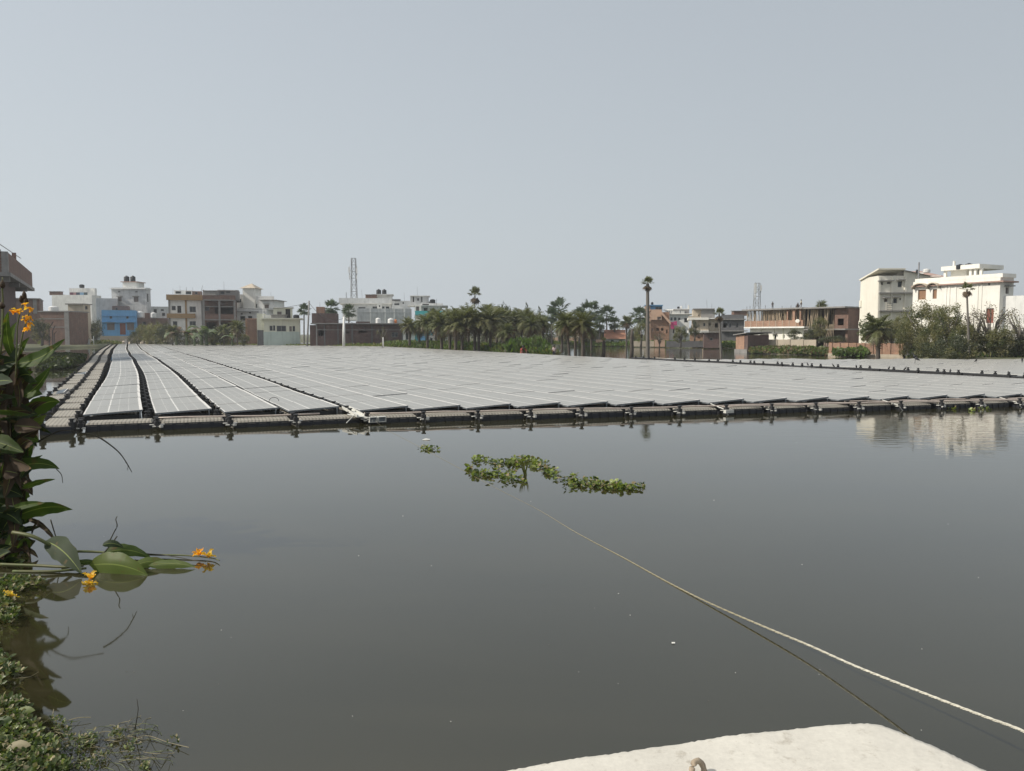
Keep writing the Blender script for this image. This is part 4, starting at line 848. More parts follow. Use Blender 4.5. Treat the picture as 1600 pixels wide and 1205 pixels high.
# cream block
b = Bld('cream_block', 'tall cream three storey block with blank left wall and sloping sheet roofs', 'building', 1372.5, 66, 1434, 66, side=1345)
b.box('wall', 1372.5, 1432, 431, None, CREAM, wins=[('wsc', 1374, 441, 1380, 445), ('wsc', 1386, 440.5, 1392, 444), ('wc', 1403, 439.5, 1410, 449), ('wsc', 1381.5, 467, 1387, 472), ('wc', 1396, 466, 1402, 474), ('w', 1405.5, 466, 1408, 469)])
for px in (1373.2, 1393, 1403 + 11): x = b.f(px, 460)[0]; mb = MB(); mb.box(x - .08, -.1, .1, x + .08, -.004, b.f(1372.5, 432)[1], CREAM); mb.build('pilaster', b.root)
for y_ in (459, 487): b.slab('ledge', 1372, 1426, y_, CONC, th=.1, y0=-.3, y1=-.005)
zt = b.f(1372.5, 431)[1]; dd = b.depth
mb = MB(); mb.add([(-.3, -.3, zt + .5), (2.0, -.3, zt + .5), (2.0, dd, zt - .2), (-.3, dd, zt - .2), (-.3, -.3, zt + .62), (2.0, -.3, zt + .62), (2.0, dd, zt - .08), (-.3, dd, zt - .08)], [(0, 3, 2, 1), (4, 5, 6, 7), (0, 1, 5, 4), (1, 2, 6, 5), (2, 3, 7, 6), (3, 0, 4, 7)], CREAM) ; mb.build('coping', b.root)
mb = MB(); mb.add([(2.0, -.3, zt + .45), (4.3, -.3, zt - .05), (4.3, dd, zt - .05), (2.0, dd, zt + .45)], [(0, 1, 2, 3)], ROOFG); mb.build('roof', b.root)
mb = MB(); mb.add([(2.0, -.002, zt - .6), (4.3, -.002, zt - .6), (4.3, -.002, zt - .08), (2.0, -.002, zt + .42)], [(0, 1, 2, 3)], CREAM); mb.build('gable_wall', b.root)
for z_ in (.35, .62): 
    mb = MB(); mb.box(-.25, dd * .9, zt * z_, -.003, dd * .99, zt * z_ + .6, CREAM); mb.build('air_vent_box', b.root)
mb = MB()
for k in range(5): x, z = b.f(1386, 474 + k * 3.2, -.1); mb.tube([(x, -.1, z), (x + .45, -.1, z)], .02, 4, FRAMEM)
for q in (0, .45): x, z0 = b.f(1386, 486, -.1); z1 = b.f(1386, 470, -.1)[1]; mb.tube([(x + q, -.1, z0), (x + q, -.1, z1)], .02, 4, FRAMEM)
mb.build('ladder', b.root)
# big white house
b = Bld('white_mansion', 'large bright white two storey house with arched brown windows at right', 'house', 1427, 61, 1563, 55, side=1584)
b.box('wall', 1427, 1563, 441, None, WHITE2, wins=[('wb', 1434.5, 453, 1447, 468.5), ('wb', 1457.5, 452, 1464, 467), ('o', 1544, 442, 1547, 446), ('dr', 1541, 482, 1553, 505), ('d', 1562, 489, 1562.5, 505)], sw=[('wsc', 1571, 449, 1577, 459)])
zt = b.f(1427, 442)[1]
x_ = b.W
mb = MB(); mb.box(-.15, -.25, zt - .35, x_ + .2, b.depth, zt - .25, ROOFR); mb.build('cornice', b.root)
b.parapet(1427, 1563, 441 - 0, .02, WHITE2)
mb = MB(); mb.box(0, -.01, zt, x_, .14, zt + .28, WHITE2); mb.box(x_ - .12, .14, zt, x_, b.depth, zt + .28, WHITE2); mb.build('roof_parapet', b.root)
for (pa, pb, py_) in ((1434.5, 1447, 453), (1457.5, 1464, 452)):
    xa, z_ = b.f(pa, py_); xb = b.f(pb, py_)[0]; xc = (xa + xb) / 2; hw = (xb - xa) / 2
    mb = MB()
    P = [(xc + (hw + .3) * math.cos(math.pi * q / 8), z_ + .05 + .38 * math.sin(math.pi * q / 8)) for q in range(9)]
    for A, B in zip(P[:-1], P[1:]): mb.add([(A[0], -.4, A[1]), (B[0], -.4, B[1]), (B[0], -.003, B[1]), (A[0], -.003, A[1]), (A[0], -.4, A[1] + .07), (B[0], -.4, B[1] + .07), (B[0], -.003, B[1] + .07), (A[0], -.003, A[1] + .07)], [(0, 1, 2, 3), (4, 7, 6, 5), (0, 4, 5, 1)], BEIGE)
    mb.build('arched_sunshade', b.root)
for px in (1478, 1483, 1493, 1527, 1533): x = b.f(px, 470)[0]; mb = MB(); mb.box(x - .06, -.04, .1, x + .06, -.004, zt - .36, WHITE2); mb.build('pilaster', b.root)
# roof pavilion
xa, z_ = b.f(1478, 424, 1.2); xb = b.f(1538, 424, 1.2)[0]; zf_ = zt
mb = MB(); mb.box(xa, .6, z_, xb, 3.6, z_ + .32, WHITE2); mb.build('pavilion_slab', b.root)
mb = MB(); mb.box(xa + .4, 1.2, zf_ + .01, xa + (xb - xa) * .55, 3.2, z_ - .002, WHITE2); mb.build('pavilion_room', b.root)
for q in (.03, .7, .82, .96): mb = MB(); x = xa + (xb - xa) * q; mb.box(x, .8, zf_ + .01, x + .18, .98, z_ - .002, WHITE2); mb.build('pavilion_column', b.root)
c_ = b.o + b.ex * (xa + xb) / 2
tank(1494, 1506, 413, 421, c_.y + .5, TANKB, 'left big black tank on the white mansion roof pavilion', 'black tanks on the white mansion'); tank(1508, 1519.5, 411.5, 420.5, c_.y + .1, TANKB, 'right big black tank on the white mansion roof pavilion', 'black tanks on the white mansion')
b.post(1491, 408, 420, .1, WHITE2, 'vent_pipe', y=1.0)
b.post(1436, 410, 441, .06, STEEL, 'flag_pole', y=2.0)
tank(1442.5, 1453, 420, 426, 64, TANKW, 'white bowl shaped tank on the roof left of the pavilion'); tank(1431, 1434, 421, 427, 65, TANKB, 'small dark tank at the left end of the mansion roof')
b2 = Bld('white_roof_block', 'white block and red sheet roof between cream block and white mansion', 'building', 1424, 71.5, 1478, 71, depth=6)
b2.box('wall', 1424, 1470, 431, None, WHITE2)
x0_, z_ = b2.f(1436, 426); x1_ = b2.f(1480, 426)[0]; mb = MB(); mb.add([(x0_, -.4, z_ - .45), (x1_, -.4, z_ - .45), (x1_ - .6, 5, z_ + .5), (x0_ + .3, 5, z_ + .5)], [(0, 1, 2, 3)], ROOFR); mb.build('roof', b2.root)
b2.box('roof_room', 1424, 1443, 426, 432, WHITE, y0=1, y1=4)
b = Bld('white_garden_wall', 'whitewashed wall with dark stains at the right edge beyond the bushes', 'wall', 1561, 55.5, 1720, 51, depth=.3)
b.box('wall', 1561, 1720, 463, None, WHITE, wins=[('d', 1600, 492, 1608, 506)])
b.box('pillar', 1561.5, 1566, 489, 506, WOODW, y0=-.1, y1=-.002)

# rooftop clutter: small tanks, parapet stubs, dish antennas, washing lines and sagging wires
cl = random.Random(77)
spots = [(88, 461, 136, 'h'), (128, 450, 137, 't'), (270, 461, 113, 's'), (282, 461, 113, 's'), (302, 461, 113, 's'), (330, 461, 111, 'h'), (350, 453, 112, 's'), (424, 469, 119, 's'), (436, 499, 103, 'h'), (463, 499, 103, 't'), (500, 489, 99, 's'), (566, 466, 134, 's'), (580, 466, 134, 'h'), (632, 470, 130, 's'), (652, 462, 120, 's'), (676, 474, 119, 't'), (1060, 491, 127, 'h'), (1072, 483, 127, 's'), (1105, 484, 104, 's'), (1112, 484, 104, 's'), (1144, 493, 103, 's'), (1155, 493, 103, 'h')]
for k, (px, y, D, kind) in enumerate(spots):
    c = wp(px, y, D); mb = MB()
    if kind == 's':
        mb.tube([(0, 0, -.1), (cl.uniform(-.1, .1), 0, cl.uniform(.7, 1.5))], .018, 5, STEEL); tag(mb.build('roof_rod', None, loc=c), 'thin steel rod standing on the roof above ' + ['the white stepped house', 'the white stepped house right part', 'the banded house left end', 'the banded house sheds', 'the banded house right end', 'the frame house', 'the frame house upper room', 'the tower house right room', 'the cream house', 'the cream house right part', 'the brick block', 'the grey white building left part', 'the grey white building middle', 'the grey white building right part', 'the balcony house stair room', 'the balcony house right part', 'the white arched rail house', 'the white arched rail house right end', 'the beige house left side', 'the beige house right side', 'the grey house middle', 'the grey house right side', 'the cream block', 'the white mansion left part', 'the white mansion right corner', 'the white mansion end wall'][k], 'rod')
    elif kind == 'h':
        mb.box(-.9, -.5, -.05, .9, .5, .55, (BRICK, WHITE, CONC)[k % 3]); mb.box(-1.0, -.6, .552, 1.0, .6, .62, CONC); tag(mb.build('roof_hatch', None, loc=c), 'small flat box room on the roof of ' + {0: 'the white stepped house', 5: 'the brick frame house', 8: 'the small cream house', 12: 'the grey white building', 16: 'the house with arched rail', 21: 'the dark grey house'}[k], 'roof hatch')
    else:
        mb.lathe([(.4, 0), (.42, .5), (.2, .62)], 12, TANKB if k % 2 else TANKW); tag(mb.build('roof_tank', None, loc=c), 'little round tank on ' + {1: 'the upper white stepped room', 9: 'the cream house roof right side', 15: 'the roof above the turquoise balcony'}[k], 'tank')
for (a, b_, lb_) in (((482, 472, 94), (537.5, 497, 90), 'sagging wire between the thin pole and the short pale pole'), ((482, 473, 94), (330, 470, 111), 'long sagging wire from the thin pole to the brick frame house'), ((537.5, 497, 90), (628, 507, 98), 'low sagging wire over the dark brick building')):
    A, B = wp(*a), wp(*b_); mb = MB(); mb.tube([(A - A).lerp(B - A, q / 10) - Vector((0, 0, 1.0 * 4 * (q / 10) * (1 - q / 10))) for q in range(11)], .022, 4, DARK); tag(mb.build('wire', None, loc=A), lb_, 'wire')
# ------------------------------------------------------------------ masts, poles
def mast(px0, px1, yt, yb, D, label, ants):
    c = wp((px0 + px1) / 2, yb, D); w = (px1 - px0) / 2 * D / F; h = (yb - yt) * D / F
    t = thing('telecom_mast', label, 'mast', c)
    mb = MB(); n = int(h / (w * 2.2)); tw = .72
    P = lambda k, z: Vector([(-1, -1), (1, -1), (1, 1), (-1, 1)][k] + (0,)) * (w * (1 - (1 - tw) * z / h)) + Vector((0, 0, z))
    for k in range(4): mb.tube([P(k, 0), P(k, h)], .055, 4, STEEL)
    for i in range(n):
        z0, z1 = h * i / n, h * (i + 1) / n
        for k in range(4):
            a, c2 = (k, (k + 1) % 4) if i % 2 else ((k + 1) % 4, k); mb.tube([P(a, z0), P(c2, z1)], .03, 3, STEEL); mb.tube([P(k, z1), P((k + 1) % 4, z1)], .03, 3, STEEL)
    mb.build('lattice', t)
    for (dx, f0, f1, wd) in ants:
        mb = MB(); mb.box(dx - wd, -w - .3, h * f0, dx + wd, -w - .12, h * f1, TANKW); mb.tube([(dx, -w - .1, h * f0 - .3), (dx, -w - .1, h * f1 + .2)], .04, 4, STEEL); mb.tube([(dx, -w - .1, h * (f0 + f1) / 2), (dx * .5, -w, h * (f0 + f1) / 2)], .03, 4, STEEL); mb.build('antenna', t)
mast(549, 557.5, 404.5, 466, 134, 'tall grey lattice mast above the grey white building', [(-.65, .62, .76, .1), (.65, .62, .76, .1), (-.6, .5, .58, .07), (.62, .48, .56, .08)])
mast(1178, 1187, 443, 484, 135, 'shorter lattice mast with white antennas behind the scaffolded building', [(-.5, .62, .98, .17), (.45, .7, .9, .1), (-.55, .45, .6, .08)])
def pole(px0, yt, px1, yb, D, r, m, label, name='utility_pole', cat='pole'):
    A, B = wp(px1, yb, D), wp(px0, yt, D); mb = MB(); d = A; mb.tube([(0, 0, -.3), B - A], [r, r * .75], 8, m); o = mb.build(name, None, loc=A, smooth=True); return tag(o, label, cat)
pole(483, 470, 480, 537, 94, .12, CONC, 'thin grey utility pole left of the dark brick building')
pole(537.5, 495, 537, 537, 90, .17, WHITE, 'short pale pole in front of the dark brick building')
pole(598.5, 527, 599, 541, 84, .06, WHITE, 'small white post in front of the scrubby tree by the brick building', 'post', 'post')
pole(1250 + 30, 472, 1281, 490, 100, .03, STEEL, 'thin bare rod leaning above the brick wing roof', 'rod', 'rod')
pole(1546, 548, 1538, 562, 51, .03, BAMBOO, 'leaning bamboo stake near the right edge behind the array', 'stake', 'stake')
pole(1519, 553, 1520, 562, 50, .04, BAMBOO, 'short upright bamboo stake beside the leaning palm', 'stake', 'stake')
pole(1098, 545, 1098, 561, 60, .02, BAMBOO, 'thin stick standing in the water left of the brick hut', 'stake', 'stake')
fp = plain('rusty_angle_iron', (.05, .04, .045))
for k, (px, yb, yt, tx, ty, D) in enumerate([(67, 537, 513, 72, 507, 100), (76.5, 537, 513, 83, 503, 96), (82, 538, 517, 86, 509, 99), (84.5, 539, 522, 88, 518, 103), (100, 531, 511, 101, 507, 108)]):
    A = wp(px, yb, D); mb = MB(); P = [A - A, wp(px, yt, D) - A, wp(tx, ty, D) - A]; P[0].z -= 1.3; mb.tube(P, .06, 5, fp); o = mb.build('fence_post', None, loc=A)
    tag(o, ['leftmost cranked iron fence post on the far left bank', 'tallest cranked iron fence post, second from the left', 'middle cranked iron fence post in a tight row', 'short cranked iron fence post right of the tight row', 'lone fence post beside the brick house pillar, rightmost'][k], 'fence post', 'cranked fence posts by the left water')
net = plain('pale_fishing_net', (.40, .43, .42))
for (x0, x1, y0, y1, lb_) in ((97, 113, 534, 543, 'pale net hung low over the far left water edge'), (135, 141, 528, 541, 'pale peaked net on sticks left of the blue house')):
    D = 108; A = wp(x0, y1, D); B = wp(x1, y1, D); h = (y1 - y0) * D / F; mb = MB(); n = 8
    for k in range(n):
        a, c = A.lerp(B, k / n) - A, A.lerp(B, (k + 1) / n) - A; za = h * (.75 + .25 * math.cos(k * 1.7)) if x1 - x0 > 10 else h * (1 - abs(k - n / 2) / (n / 2)); zc = h * (.75 + .25 * math.cos((k + 1) * 1.7)) if x1 - x0 > 10 else h * (1 - abs(k + 1 - n / 2) / (n / 2))
        mb.quad(a, c, c + Vector((0, .2, zc)), a + Vector((0, .2, za)), net)
    for q in (0, 1): mb.tube([A.lerp(B, q) - A - Vector((0, 0, .3)), A.lerp(B, q) - A + Vector((0, 0, h))], .03, 4, BAMBOO)
    tag(mb.build('fishing_net', None, loc=A), lb_, 'net')
pole(146, 525, 147, 543, 106, .05, WHITE, 'white crooked stick standing in the water left of the blue house', 'stake', 'stake')

# ------------------------------------------------------------------ palms and trees
LF_DATE = leafmat('date_palm_leaf', (0.125, 0.145, 0.062), (0.17, 0.16, 0.08), .25, scale=.6)
LF_DEAD = leafmat('dead_palm_leaf', (0.15, 0.105, 0.06), (0.09, 0.065, 0.04), .15, scale=.6)
LF_FAN = leafmat('fan_palm_leaf', (0.075, 0.11, 0.065), (0.10, 0.13, 0.07), .2, scale=.6)
LF_TREE = leafmat('tree_leaf', (0.070, 0.10, 0.040), (0.115, 0.13, 0.055), .3, scale=.5)
LF_OLIVE = leafmat('olive_bush_leaf', (0.16, 0.165, 0.072), (0.22, 0.20, 0.10), .3, scale=.5)
LF_DARK = leafmat('dark_thicket_leaf', (0.050, 0.066, 0.035), (0.085, 0.092, 0.05), .2, scale=.5)
LF_GREEN = leafmat('water_plant_leaf', (0.085, 0.15, 0.035), (0.13, 0.19, 0.05), .3, scale=.8)
LF_YEL = leafmat('yellow_green_leaf', (0.19, 0.19, 0.05), (0.12, 0.14, 0.04), .3, scale=.8)
LF_BAN = leafmat('banana_leaf', (0.10, 0.14, 0.07), (0.17, 0.20, 0.12), .3, scale=.8)
BARK = rough('palm_bark', (0.09, 0.074, 0.06), (0.05, 0.04, 0.034), 3.0, streak=0, fine=9, bumpd=.03)
BARKG = rough('grey_bark', (0.17, 0.155, 0.135), (0.10, 0.09, 0.08), 3.0, streak=0, fine=9, bumpd=.03)
def frond(mb, rng, az, el, L_, droop, m, nl=13, lw=.03, ll=.30):
    d = Vector((math.cos(az), math.sin(az), 0)); P = []
    x = z = 0; e = el; n = 7
    for i in range(n + 1):
        P.append(d * x + Vector((0, 0, z))); x += math.cos(e) * L_ / n; z += math.sin(e) * L_ / n; e -= droop / n * (.5 + i / n)
    mb.add([P[0] + Vector((0, 0, -.01 * L_)), P[0] + Vector((0, 0, .01 * L_)), P[3], P[6]], [(0, 1, 2), (0, 2, 3)], m)
    s = d.cross(Vector((0, 0, 1)))
    for k in range(nl):
        t = .14 + .84 * k / (nl - 1); q = t * n; i = min(int(q), n - 1); p = P[i].lerp(P[i + 1], q - i); dr = (P[i + 1] - P[i]).normalized()
        l = ll * L_ * math.sin(math.pi * min(1, t * .75 + .22)) * rng.uniform(.85, 1.15)
        for sg in (-1, 1):
            tip = p + (s * sg * .75 + dr * .6 + Vector((0, 0, rng.uniform(-.35, .12)))) * l; w_ = dr * lw * L_
            mb.add([p - w_, p + w_, tip], [(0, 1, 2)], m)
def date_crown(seed, n=60, m=LF_DATE, skirt=46):
    rng = random.Random(seed); mb = MB()
    for k in range(n):
        el = R(rng.uniform(-25, 80)); frond(mb, rng, rng.uniform(0, 6.28), el, rng.uniform(.85, 1.1), rng.uniform(1.0, 1.9), m, 12)
    for k in range(skirt):
        frond(mb, rng, rng.uniform(0, 6.28), R(rng.uniform(-70, -20)), rng.uniform(.7, 1.1), rng.uniform(.5, .9), LF_DEAD, 8, .025, .2)
    return mb.mesh('crown')
def fan_crown(seed, n=46, m=LF_FAN, lo=-60, dead=0):
    rng = random.Random(seed); mb = MB()
    for k in range(n + dead):
        isd = k >= n; az = rng.uniform(0, 6.28); el = R(rng.uniform(lo, 85)) if not isd else R(rng.uniform(-88, -45)); d = Vector((math.cos(az) * math.cos(el), math.sin(az) * math.cos(el), math.sin(el)))
        st = d * rng.uniform(.35, .6); s = d.cross(Vector((rng.uniform(-.3, .3), rng.uniform(-.3, .3), 1))).normalized(); mm = LF_DEAD if isd else m
        mb.add([Vector((0, 0, 0)) - s * .012, s * .012, st], [(0, 1, 2)], mm)
        nb_ = 11; u = s.cross(d).normalized()
        for q in range(nb_):
            a = R(-115 + 230 * q / (nb_ - 1)); dd = d * math.cos(a) + s * math.sin(a); l = rng.uniform(.36, .5) * (.75 + .25 * math.cos(a)); pp = s * math.cos(a) - d * math.sin(a)
            tip = st + dd * l + u * rng.uniform(-.12, .02) + Vector((0, 0, -.08 * rng.random()))
            mb.add([st, st + dd * l * .6 + pp * .045, tip, st + dd * l * .6 - pp * .045], [(0, 1, 2, 3)], mm)
    return mb.mesh('crown')
def bushy(seed, n=26, per=70, ls=.045, m=(LF_TREE,), rx=.5, rz=.45, airy=.16, twigs=0):
    rng = random.Random(seed); mb = MB(); cs = []
    for k in range(n):
        while True:
            p = Vector((rng.uniform(-1, 1), rng.uniform(-1, 1), rng.uniform(-1, 1)))
            if .35 < p.length < 1: break
        cs.append(Vector((p.x * rx, p.y * rx, p.z * rz)))
    for c in cs:
        mm = m[rng.randrange(len(m))]; R_ = airy * rng.uniform(.7, 1.3)
        for q in range(per):
            d = Vector((rng.gauss(0, 1), rng.gauss(0, 1), rng.gauss(0, .8))).normalized() * R_ * rng.uniform(.4, 1.05)
            p = c + d; a = Vector((rng.gauss(0, 1), rng.gauss(0, 1), rng.gauss(0, .6))).normalized(); b_ = a.cross(Vector((rng.gauss(0, 1), rng.gauss(0, 1), 1))).normalized(); l = ls * rng.uniform(.6, 1.3)
            mb.add([p - a * l, p + b_ * l * .45, p + a * l, p - b_ * l * .45], [(0, 1, 2, 3)], mm)
    for k in range(twigs):
        c = cs[rng.randrange(n)]; mb.tube([(0, 0, -rz * 1.2), c * .5, c * 1.25 + Vector((0, 0, .05))], [.012, .007, .003], 3, BARKG)
    return mb.mesh('crown')
tk = MB(); prof = []
for i in range(15): prof.append((1 - .25 * i / 14 + (.10 if i % 2 else 0), i / 14))
tk.lathe(prof, 8, BARK); TRUNK = tk.mesh('trunk', True)
tk = MB(); tk.lathe([(1.35, 0), (1.05, .04), (.95, .3), (.85, .6), (.7, 1)], 8, BARKG); TRUNKG = tk.mesh('trunk', True)
DATE = [date_crown(k) for k in range(5)]; FAN = [fan_crown(k + 20) for k in range(3)]; FANS = [fan_crown(40 + k, 18, m=LF_DATE, lo=-10, dead=14) for k in range(2)]
BUSH = {'tree': [bushy(k + 60, m=(LF_TREE, LF_TREE, LF_DARK)) for k in range(3)], 'olive': [bushy(k + 70, 64, 130, .021, (LF_OLIVE, LF_OLIVE, LF_OLIVE, LF_TREE), airy=.13, twigs=26) for k in range(3)],
        'dark': [bushy(k + 80, 40, 110, .030, (LF_DARK, LF_DARK, LF_OLIVE)) for k in range(3)], 'green': [bushy(k + 90, 22, 60, .06, (LF_GREEN, LF_TREE)) for k in range(3)],
        'bare': [bushy(100 + k, 30, 26, .022, (LF_OLIVE, LF_DEAD), airy=.14, twigs=60) for k in range(2)], 'sparse': [bushy(110, 12, 40, .05, (LF_TREE,), airy=.13, twigs=14)], 'yel': [bushy(120, 34, 90, .03, (LF_YEL, LF_OLIVE), airy=.15)]}
vr = random.Random(11)
def palm(px, yb, yc, D, cr, label, kind='date', group=None, tr=.16, lean=0.0, name=None, zb=None):
    """crown centre at row yc, crown radius cr pixels"""
    A = wp(px, yb, D); top = wp(px + lean, yc, D); h = top.z - A.z; r = cr * D / F * {'date': 1.25, 'fan': 1.25, 'fans': 1.8}[kind]; tr = tr * {'date': .72, 'fan': .6, 'fans': .75}[kind]
    t = thing(name or {'date': 'date_palm', 'fan': 'fan_palm', 'fans': 'fan_palm'}[kind], label, 'palm tree', A, 0, group)
    dx = top.x - A.x; o = link('trunk', TRUNK if kind == 'date' else TRUNKG, t, (0, 0, -.2)); o.scale = (tr, tr, math.hypot(h + .2, dx)); o.rotation_euler = (0, math.atan2(dx, h), 0)
    me = {'date': DATE, 'fan': FAN, 'fans': FANS}[kind]; c = link('crown', me[vr.randrange(len(me))], t, (dx, 0, h)); c.scale = (r, r, r); c.rotation_euler = (0, 0, vr.uniform(0, 6.28)); return t
PG = 'date palms in the grove behind the array'
GL = ['shaggy brown green date palm at the left end of the grove', ]
grove = [(640, 537, 508, 88, 15, 'lone date palm against the turquoise balcony house'), (668, 541, 503, 84, 19, 'date palm at the left tip of the long grove'), (681, 542, 497, 88, 17, ''), (690, 543, 505, 76, 20, ''), (703, 543, 500, 78, 21, ''),
         (716, 544, 496, 85, 18, ''), (722, 546, 503, 68, 22, ''), (732, 545, 494, 80, 20, ''), (742, 547, 501, 66, 21, ''), (760, 545, 491, 88, 18, 'tallest date palm in the middle of the grove, feathery top against the sky'), (766, 548, 500, 64, 24, 'broad date palm with hanging dry fronds in the middle of the grove'),
         (776, 546, 496, 76, 19, ''), (786, 546, 499, 80, 18, ''), (791, 549, 518, 60, 15, 'small yellow green date palm in front of the grove'), (803, 545, 500, 86, 18, ''), (815, 545, 497, 90, 18, ''), (824, 546, 500, 84, 18, ''), (836, 545, 502, 90, 17, ''), (848, 546, 506, 80, 14, ''),
         (839, 545, 530, 72, 9, 'tiny date palm at the right end of the grove, low by the water'), (655, 540, 512, 90, 13, ''), (748, 546, 506, 72, 18, ''), (712, 545, 508, 72, 18, ''), (830, 545, 508, 78, 16, ''), (795, 545, 505, 90, 18, '')]
order = sorted([g_[0] for g_ in grove if not g_[5]])
WORDS = 'first second third fourth fifth sixth seventh eighth ninth tenth eleventh twelfth thirteenth fourteenth fifteenth sixteenth seventeenth eighteenth nineteenth twentieth'.split()
grove = [(g[0], g[1], g[2] + 1, max(g[3], 72 if g[0] < 780 else 68), g[4] * 1.08, g[5]) for g in grove]
for g_ in grove:
    depth_w = 'front row' if g_[3] < 76 else 'back row'
    palm(g_[0], g_[1], g_[2], g_[3], g_[4], g_[5] or 'shaggy date palm packed in the grove %s, %s such palm from the left' % (depth_w, WORDS[order.index(g_[0])]), group=PG, tr=.2)
G2 = 'date palms standing in the shallows'
palm(890, 556, 505, 57, 22, 'date palm with thin trunk, left of the trio in the shallows', group=G2, tr=.13, lean=-4); palm(899, 556, 509, 59, 19, 'middle date palm of the trio in the shallows', group=G2, tr=.15); palm(911, 556.5, 507, 56, 24, 'thickest date palm of the trio in the shallows', group=G2, tr=.19)
palm(878, 548, 512, 70, 15, 'small date palm behind the trio in the shallows', group=G2); palm(924, 545, 521, 78, 10, 'low bushy date palm right of the trio', group=G2)
for (x, yc, D, cr, lb_) in ((873, 484, 112, 17, 'fan palm with a full round crown left of the pair above the grove'), (862, 493, 105, 12, 'low fan palm in front of the round crowned one'), (922, 486, 112, 17, 'round fan palm right of the middle of the skyline'), (905, 494, 108, 13, 'smaller fan palm between two bigger ones'), (948, 493, 118, 15, 'fan palm above the tiled cottage'), (1000, 495, 116, 15, 'fan palm just left of the tall lone palm'), (960, 505, 112, 10, 'short fan palm behind the tiled cottage'),
                           (475, 485, 115, 10, 'fan palm behind the thin utility pole'), (517, 481, 112, 13, 'fan palm above the brick cube'), (545, 487, 108, 11, 'small fan palm in front of the grey white building'), (937, 505, 110, 11, 'fan palm over the dark shed'), (1008, 507, 112, 10, 'low fan palm beside the stair house')):
    palm(x, 535, yc, D, cr * 1.05, lb_, 'fan', tr=.2)
palm(979, 540, 504, 105, 12, 'starry date palm between the cottage and the lone palm', tr=.17)
palm(742, 540, 461, 105, 9, 'scrawny bare headed palm sticking up above the grove', 'fans', tr=.13)
palm(1012, 560, 443, 58, 7.5, 'very tall lone palm with a small ragged crown rising from the water', 'fans', tr=.21, name='toddy_palm')
o = palm(1515, 563, 452, 50, 8, 'slender curved palm with a small ragged crown in front of the white mansion', 'fans', tr=.10, lean=-4, name='toddy_palm')
palm(1372, 557, 515, 56, 26, 'big date palm in front of the orange brick wall', tr=.22)
palm(1284, 500, 478, 108, 10, 'palm with a spiky crown behind the roof of the half built house', 'date', tr=.14)
palm(1127, 557, 491, 62, 7, 'bent palm with a withered drooping head left of the brick hut', 'fans', tr=.13, lean=-3, name='withered_palm')
for (a, bt, c, lb_, ws) in ((942, 558, 532, 'short dead palm stump with a fibrous head standing in the water', .3), (986, 560, 514, 'bare leaning dead palm trunk left of the tall lone palm', .0)):
    A = wp(a, bt, 60); B = wp(a + 2, c, 60) - A; mb = MB(); mb.tube([(0, 0, -.3), B * .3 + Vector((.04, 0, 0)), B * .7 - Vector((.02, 0, 0)), B], [.17, .15, .14, .09], 8, BARK); t = thing('dead_palm', lb_, 'palm tree', A); mb.build('trunk', t, smooth=True)
    if ws: c_ = link('crown', FANS[1], t, B); c_.scale = (.28, .28, .28)
TG = {'tree': 'leafy tree', 'olive': 'olive green bush', 'dark': 'dark thicket', 'green': 'bright green shrub', 'bare': 'bare twiggy shrub', 'sparse': 'thin tree', 'yel': 'yellow green shrub'}
def tree(px, yb, yt, w, D, kind, label, cat='tree', trunk=True, group=None, flat=1.0):
    A = wp(px, yb, D); h = (yb - yt) * D / F; r = w * D / F / 2
    t = thing({'tree': 'tree', 'olive': 'tree', 'dark': 'thicket', 'green': 'shrub', 'bare': 'bare_tree', 'sparse': 'tree', 'yel': 'shrub'}[kind], label, cat, A, 0, group)
    me = BUSH[kind]; c = link('crown', me[vr.randrange(len(me))], t, (0, 0, h * (.56 if trunk else .46))); c.scale = (r * 1.75, r * 1.5, h * (.92 if trunk else 1.12)); c.rotation_euler = (0, 0, vr.uniform(-.4, .4))
    if trunk:
        mb = MB(); mb.tube([(0, 0, -.3), (.04 * h, 0, h * .3), (-.02 * h, 0, h * .6)], [.05 * h, .035 * h, .02 * h], 7, BARKG)
        for a in range(4): az = a * 1.6; mb.tube([(.03 * h, 0, h * .3), (math.cos(az) * r * .4, math.sin(az) * r * .4, h * .6), (math.cos(az) * r * .7, math.sin(az) * r * .7, h * .8)], [.025 * h, .015 * h, .006 * h], 5, BARKG)
        mb.build('trunk', t, smooth=True)
    return t
